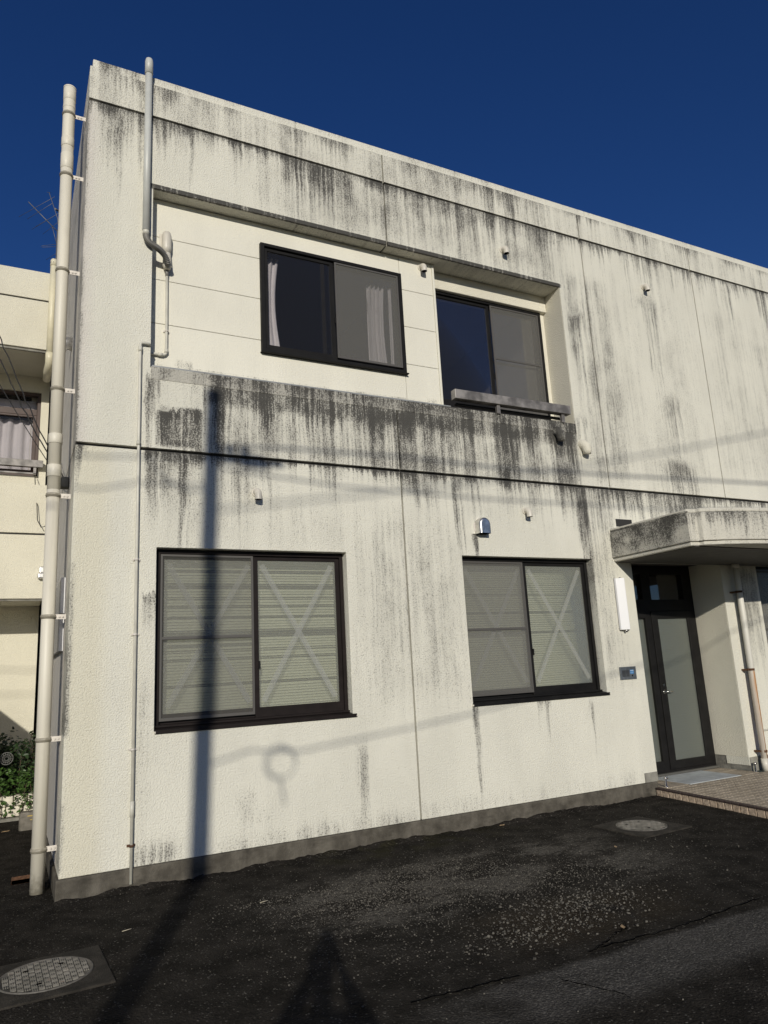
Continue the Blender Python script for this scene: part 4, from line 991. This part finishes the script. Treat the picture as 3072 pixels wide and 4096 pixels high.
# ------------------------------------------------------------------ manholes and litter
def manhole(cx, cy, ang, label, r, half):
    t = thing('manhole', label, 'manhole', (cx, cy, 0), 'round manhole covers in concrete collars'); t.rotation_euler = (0, 0, ang)
    b = B(); n = 36; sq = []
    ring = [(r+.012)*1.0]
    def sqp(a):
        c, s = math.cos(a), math.sin(a); k = half/max(abs(c), abs(s)); return (c*k, s*k)
    A = [k*2*math.pi/n + math.pi/4 for k in range(n)]
    t0 = [b.verts.new((*sqp(a), -.05)) for a in A]; t1 = [b.verts.new((*sqp(a), .011)) for a in A]; t2 = [b.verts.new(((r+.014)*math.cos(a), (r+.014)*math.sin(a), .016)) for a in A]; t3 = [b.verts.new(((r+.014)*math.cos(a), (r+.014)*math.sin(a), -.02)) for a in A]
    for q0, q1 in ((t0, t1), (t1, t2), (t2, t3)):
        for k in range(n): b.faces.new((q0[k], q0[(k+1) % n], q1[(k+1) % n], q1[k]))
    obj('collar', b, 'lid_concrete', t, .004, 1, local=True)
    b = B(); lathe(b, [(r+.012, -.02), (r+.012, .019), (r+.004, .021), (r+.003, .015), (.001, .015)], (0, 0, 0), 48)
    lid = obj('lid', b, 'lid_recess', t, local=True)
    b = B(); p = .034; m_ = int(r/p)+1          # raised basket-weave bars
    for i in range(-m_, m_+1):
        for j in range(-m_, m_+1):
            x, y = i*p, j*p
            if math.hypot(x, y) > r-.014: continue
            if (i in (-2, 3)) and j in (-1, 2) and (i+j) % 2 == 0: box(b, x-.012, x+.012, y-.008, y+.008, .0155, .0165); continue
            for k in (-1, 0, 1):
                if (i+j) % 2: box(b, x-.015, x+.015, y+k*.0105-.0032, y+k*.0105+.0032, .0145, .0205)
                else: box(b, x+k*.0105-.0032, x+k*.0105+.0032, y-.015, y+.015, .0145, .0205)
    o = obj('raised_pattern', b, 'lid_iron', lid, local=True); kind(o, 'stuff')
    b = B()
    for a in (.9, 2.3, 4.4): box(b, .6*r*math.cos(a)-.013, .6*r*math.cos(a)+.013, .6*r*math.sin(a)-.009, .6*r*math.sin(a)+.009, .016, .0215)
    obj('key_hole', b, 'dark_hole', lid, local=True)
    return t
manhole(-.145, -1.545, rad(2), 'round iron manhole cover in a concrete collar at the lower left corner', .238, .325)
manhole(5.0, -1.02, rad(3), 'round iron manhole cover in a worn concrete collar in front of the right window', .222, .32)
def leaf(x, y, s, a, label, mat='dry_leaf'):
    b = B(); q = [(-1, 0, .1), (-.3, .45, .35), (.5, .4, .2), (1, 0, .45), (.5, -.4, .15), (-.3, -.5, .3)]
    c, d_ = math.cos(a), math.sin(a); v = [b.verts.new((x+(px*c-py*d_)*s, y+(px*d_+py*c)*s, gz(x, y)+.004+pz*s*.5)) for px, py, pz in q]
    b.faces.new((v[0], v[1], v[2], v[3])); b.faces.new((v[0], v[3], v[4], v[5])); tag(obj('dry_leaf', b, mat), label, 'leaf')
leaf(-.36, 3.38, .05, .3, 'tan dry leaf on the asphalt left of the wheel stop')
leaf(5.27, -1.19, .034, .1, 'dry leaf on the right corner of the concrete manhole collar')
leaf(4.05, -.10, .035, .1, 'brown dry leaf against the foundation under the right window')
leaf(2.95, -2.84, .03, 1.0, 'pale curled leaf at the edge of the gravel patch')
leaf(4.28, -1.42, .026, 1.0, 'small dry leaf on the asphalt left of the right manhole')
for x, y, a, lab in ((.36, -1.02, .1, 'pale straw on the asphalt above the left manhole'), (1.30, -1.0, .05, 'pale straw on the asphalt beside the pole shadow')):
    b = B(); tube(b, [(x-.03*math.cos(a), y-.03*math.sin(a), .006), (x+.03*math.cos(a), y+.03*math.sin(a), .010)], .0022, 5); tag(obj('straw', b, 'straw', None), lab, 'straw')

# ------------------------------------------------------------------ what throws the shadows: pole, wires, the person
PYY = -8.6
def back(x, z, y=PYY): k = -y; return Vector((x-.40*k, y, z+.345*k))
pb = back(1.065, 0.0); ptop = back(1.20, 4.28)
pole = thing('utility_pole', 'grey concrete utility pole behind the viewer that shades the wall', 'utility pole', (pb.x, PYY, 0))
x_at = lambda z: pb.x + (ptop.x-pb.x)*(z-2.97)/(ptop.z-2.97)
b = B(); tube(b, [(x_at(-.3), PYY, -.3), (x_at(ptop.z), PYY, ptop.z)], .08, 20, radii=[.088, .066]); obj('shaft', b, 'pole_concrete', pole)
b = B(); c = back(1.50, 3.64); box(b, c.x-.45, c.x+.34, PYY-.14, PYY-.08, c.z-.03, c.z+.03); obj('crossarm', b, 'pole_concrete', pole, .005)
b = B(); box(b, c.x-.10, c.x+.16, PYY-.20, PYY-.02, c.z-.045, c.z+.05); obj('equipment_box', b, 'pole_concrete', pole, .02)
for dx in (.05, .16, .3):
    b = B(); lathe(b, [(.001, 0), (.03, 0), (.045, .03), (.03, .06), (.04, .09), (.012, .12), (.001, .121)], (c.x+dx-.35, PYY-.11, c.z+.046), 12); obj('insulator', b, 'vent_plastic', pole)
def wire(P, r, lab, sagn=0.0, y=PYY):
    P3 = [back(x, z, y) for x, z in P]; b = B(); tube(b, P3, r, 8, cap=True); return tag(obj('overhead_wire', b, 'cable_black', None), lab, 'wire', 'overhead wires behind the viewer')
wire([(-8, 4.4), (-3, 3.75), (.1, 3.53), (.52, 3.56), (1.15, 3.60)], .010, 'overhead wire reaching the pole from the left, upper')
wire([(-8, 3.9), (-3, 3.4), (.15, 3.235), (.52, 3.32), (.91, 3.33), (1.15, 3.35)], .009, 'overhead wire reaching the pole from the left, lower')
wire([(.60, 3.56), (.72, 3.40), (.95, 3.27), (1.15, 3.3)], .010, 'short slack jumper wire at the pole')
wire([(1.15, 3.72), (1.9, 3.77), (3.26, 3.80), (4.4, 3.775), (6.175, 3.82), (9.27, 3.92), (16, 4.3)], .016, 'thick overhead wire right of the pole, upper')
wire([(1.15, 3.52), (2.5, 3.42), (4.36, 3.396), (6.11, 3.415), (7.0, 3.42), (16, 3.9)], .011, 'overhead wire right of the pole, second from above')
wire([(1.15, 3.1), (4.0, 3.55), (7.435, 4.26), (9.47, 4.73), (16, 6.4)], .013, 'thin overhead wire rising away to the right', y=-13.0)
wire([(1.1, .86), (1.51, .955), (1.97, .905), (3.19, 1.02), (3.88, 1.095), (5.5, 1.33), (7.0, 1.6), (14, 3.2)], .009, 'low drop wire with a coil of slack', y=-8.9)
cc = back(1.80, .815, -8.9); b = B()
for k in range(3):
    tube(b, [(cc.x+(.125+.012*k)*math.cos(a), -8.9+.02*k, cc.z+(.125+.008*k)*math.sin(a)) for a in [i*math.pi/14 for i in range(29)]], .0045, 8)
tube(b, [(cc.x-.02, -8.9, cc.z-.1), (cc.x+.02, -8.9, cc.z-.35)], .008, 8)
tag(obj('cable_coil', b, 'cable_black', None), 'coil of slack cable hung on the low drop wire', 'cable coil')

# the photographer, holding a phone up at the camera
yaw = Vector((.452, .892, 0)); rt = Vector((.892, -.452, 0)); upv = Vector((0, 0, 1))
PB = Vector(cam.location) - yaw*.42; PB.z = 0
person = thing('person', 'person in a dark jacket holding up a phone to take the picture', 'person', tuple(PB))
def L_(r, f, u): return rt*r + yaw*f + upv*u
def skin(name, joints, edges, mat, root, parent, sub=1):
    me = bpy.data.meshes.new(name); keys = list(joints)
    me.from_pydata([tuple(L_(*joints[k][:3])) for k in keys], [(keys.index(a), keys.index(b2)) for a, b2 in edges], [])
    me.materials.append(MATS[mat]); o = bpy.data.objects.new(name, me); COL.objects.link(o); o.parent = parent
    md = o.modifiers.new('skin', 'SKIN'); md.use_smooth_shade = True
    sv = me.skin_vertices[0].data
    for i, k in enumerate(keys):
        r_ = joints[k][3]; sv[i].radius = (r_, r_) if not isinstance(r_, tuple) else r_
        sv[i].use_root = (k == root)
    sm = o.modifiers.new('sub', 'SUBSURF'); sm.levels = sub; sm.render_levels = sub
    return o
J = {'pelvis': (0, 0, .90, .13), 'waist': (0, 0, 1.05, .115), 'chest': (0, .01, 1.26, (.16, .115)), 'neckb': (0, .0, 1.38, .062), 'neck': (0, .02, 1.43, .050), 'jaw': (0, .045, 1.48, .056), 'head': (0, .035, 1.545, .074), 'crown': (0, .025, 1.60, .056)}
Ed = [('pelvis', 'waist'), ('waist', 'chest'), ('chest', 'neckb'), ('neckb', 'neck'), ('neck', 'jaw'), ('jaw', 'head'), ('head', 'crown')]
for s, n_ in ((-1, 'l'), (1, 'r')):
    J.update({n_+'hip': (s*.09, 0, .86, .085), n_+'knee': (s*.11, .03, .48, .056), n_+'ankle': (s*.12, 0, .09, .036), n_+'toe': (s*.13, .15, .035, .032),
              n_+'sh': (s*.155, .0, 1.325, .058), n_+'elbow': (s*.262, .09, 1.195, .042), n_+'wrist': (s*.078, .335, 1.440, .026), n_+'palm': (s*.056, .375, 1.510, .022)})
    Ed += [('pelvis', n_+'hip'), (n_+'hip', n_+'knee'), (n_+'knee', n_+'ankle'), (n_+'ankle', n_+'toe'), ('chest', n_+'sh'), (n_+'sh', n_+'elbow'), (n_+'elbow', n_+'wrist'), (n_+'wrist', n_+'palm')]
    for i, (du, ln) in enumerate(((.050, .055), (.034, .062), (.017, .058), (.0, .048))):
        J[n_+'f%da' % i] = (s*.056, .392, 1.50+du, .0088); J[n_+'f%db' % i] = (s*.050, .412, 1.515+du, .0082); J[n_+'f%dc' % i] = (s*(.050-ln*.5), .410, 1.527+du, .0074)
        Ed += [(n_+'palm', n_+'f%da' % i), (n_+'f%da' % i, n_+'f%db' % i), (n_+'f%db' % i, n_+'f%dc' % i)]
    J[n_+'ta'] = (s*.050, .372, 1.50, .011); J[n_+'tb'] = (s*.030, .372, 1.535, .009); Ed += [(n_+'wrist', n_+'ta'), (n_+'ta', n_+'tb')]
skin('body', J, Ed, 'skin', 'pelvis', person)
JJ = {'pelvis': (0, 0, .84, .185), 'waist': (0, 0, 1.05, .185), 'chest': (0, .005, 1.24, (.205, .14)), 'col': (0, .0, 1.42, .085)}
EJ = [('pelvis', 'waist'), ('waist', 'chest'), ('chest', 'col')]
for s, n_ in ((-1, 'l'), (1, 'r')):
    JJ.update({n_+'sh': (s*.16, .0, 1.325, .075), n_+'elbow': (s*.265, .09, 1.19, .066), n_+'wrist': (s*.095, .322, 1.40, .040)})
    EJ += [('chest', n_+'sh'), (n_+'sh', n_+'elbow'), (n_+'elbow', n_+'wrist')]
skin('jacket', JJ, EJ, 'jacket_cloth', 'pelvis', person)
JT = {'pelvis': (0, 0, .90, .150)}; ET = []
for s, n_ in ((-1, 'l'), (1, 'r')):
    JT.update({n_+'hip': (s*.095, 0, .82, .105), n_+'knee': (s*.112, .03, .48, .075), n_+'hem': (s*.12, 0, .10, .06)}); ET += [('pelvis', n_+'hip'), (n_+'hip', n_+'knee'), (n_+'knee', n_+'hem')]
skin('trousers', JT, ET, 'trouser_cloth', 'pelvis', person)
for s in (-1, 1):
    b = B(); c = L_(s*.125, .06, .04); obox(b, c, yaw*.135, rt*.045, upv*.04); obj('shoe', b, 'shoe_black', person, .025, 3, local=True)
b = B(); bmesh.ops.create_uvsphere(b, u_segments=20, v_segments=12, radius=1)
for v in b.verts: v.co = L_(v.co.x*.078, .014 + v.co.y*.090, 1.588 + v.co.z*.076)
b.faces.ensure_lookup_table(); obj('hair', b, 'hair', person, local=True)
b = B()
for s in (-1, 1): obox(b, L_(s*.033, .098, 1.535), rt*.012, yaw*.006, upv*.006)
obj('eye', b, 'phone_black', person, local=True)
b = B(); obox(b, L_(0, .104, 1.508), rt*.011, yaw*.014, upv*.022); obox(b, L_(0, .094, 1.475), rt*.022, yaw*.008, upv*.006); obj('nose', b, 'skin', person, .006, 2, local=True)
ph = B(); tilt = Vector((0, 0, 1))*math.cos(rad(12)) - yaw*math.sin(rad(12)); nrm = yaw*math.cos(rad(12)) + upv*math.sin(rad(12))
cpos = Vector(cam.location) - nrm*.010 - tilt*.055
obox(ph, cpos, rt*.036, nrm*.004, tilt*.078); tag(obj('phone', ph, 'phone_black', None, .003), 'black phone held up in both hands', 'phone')
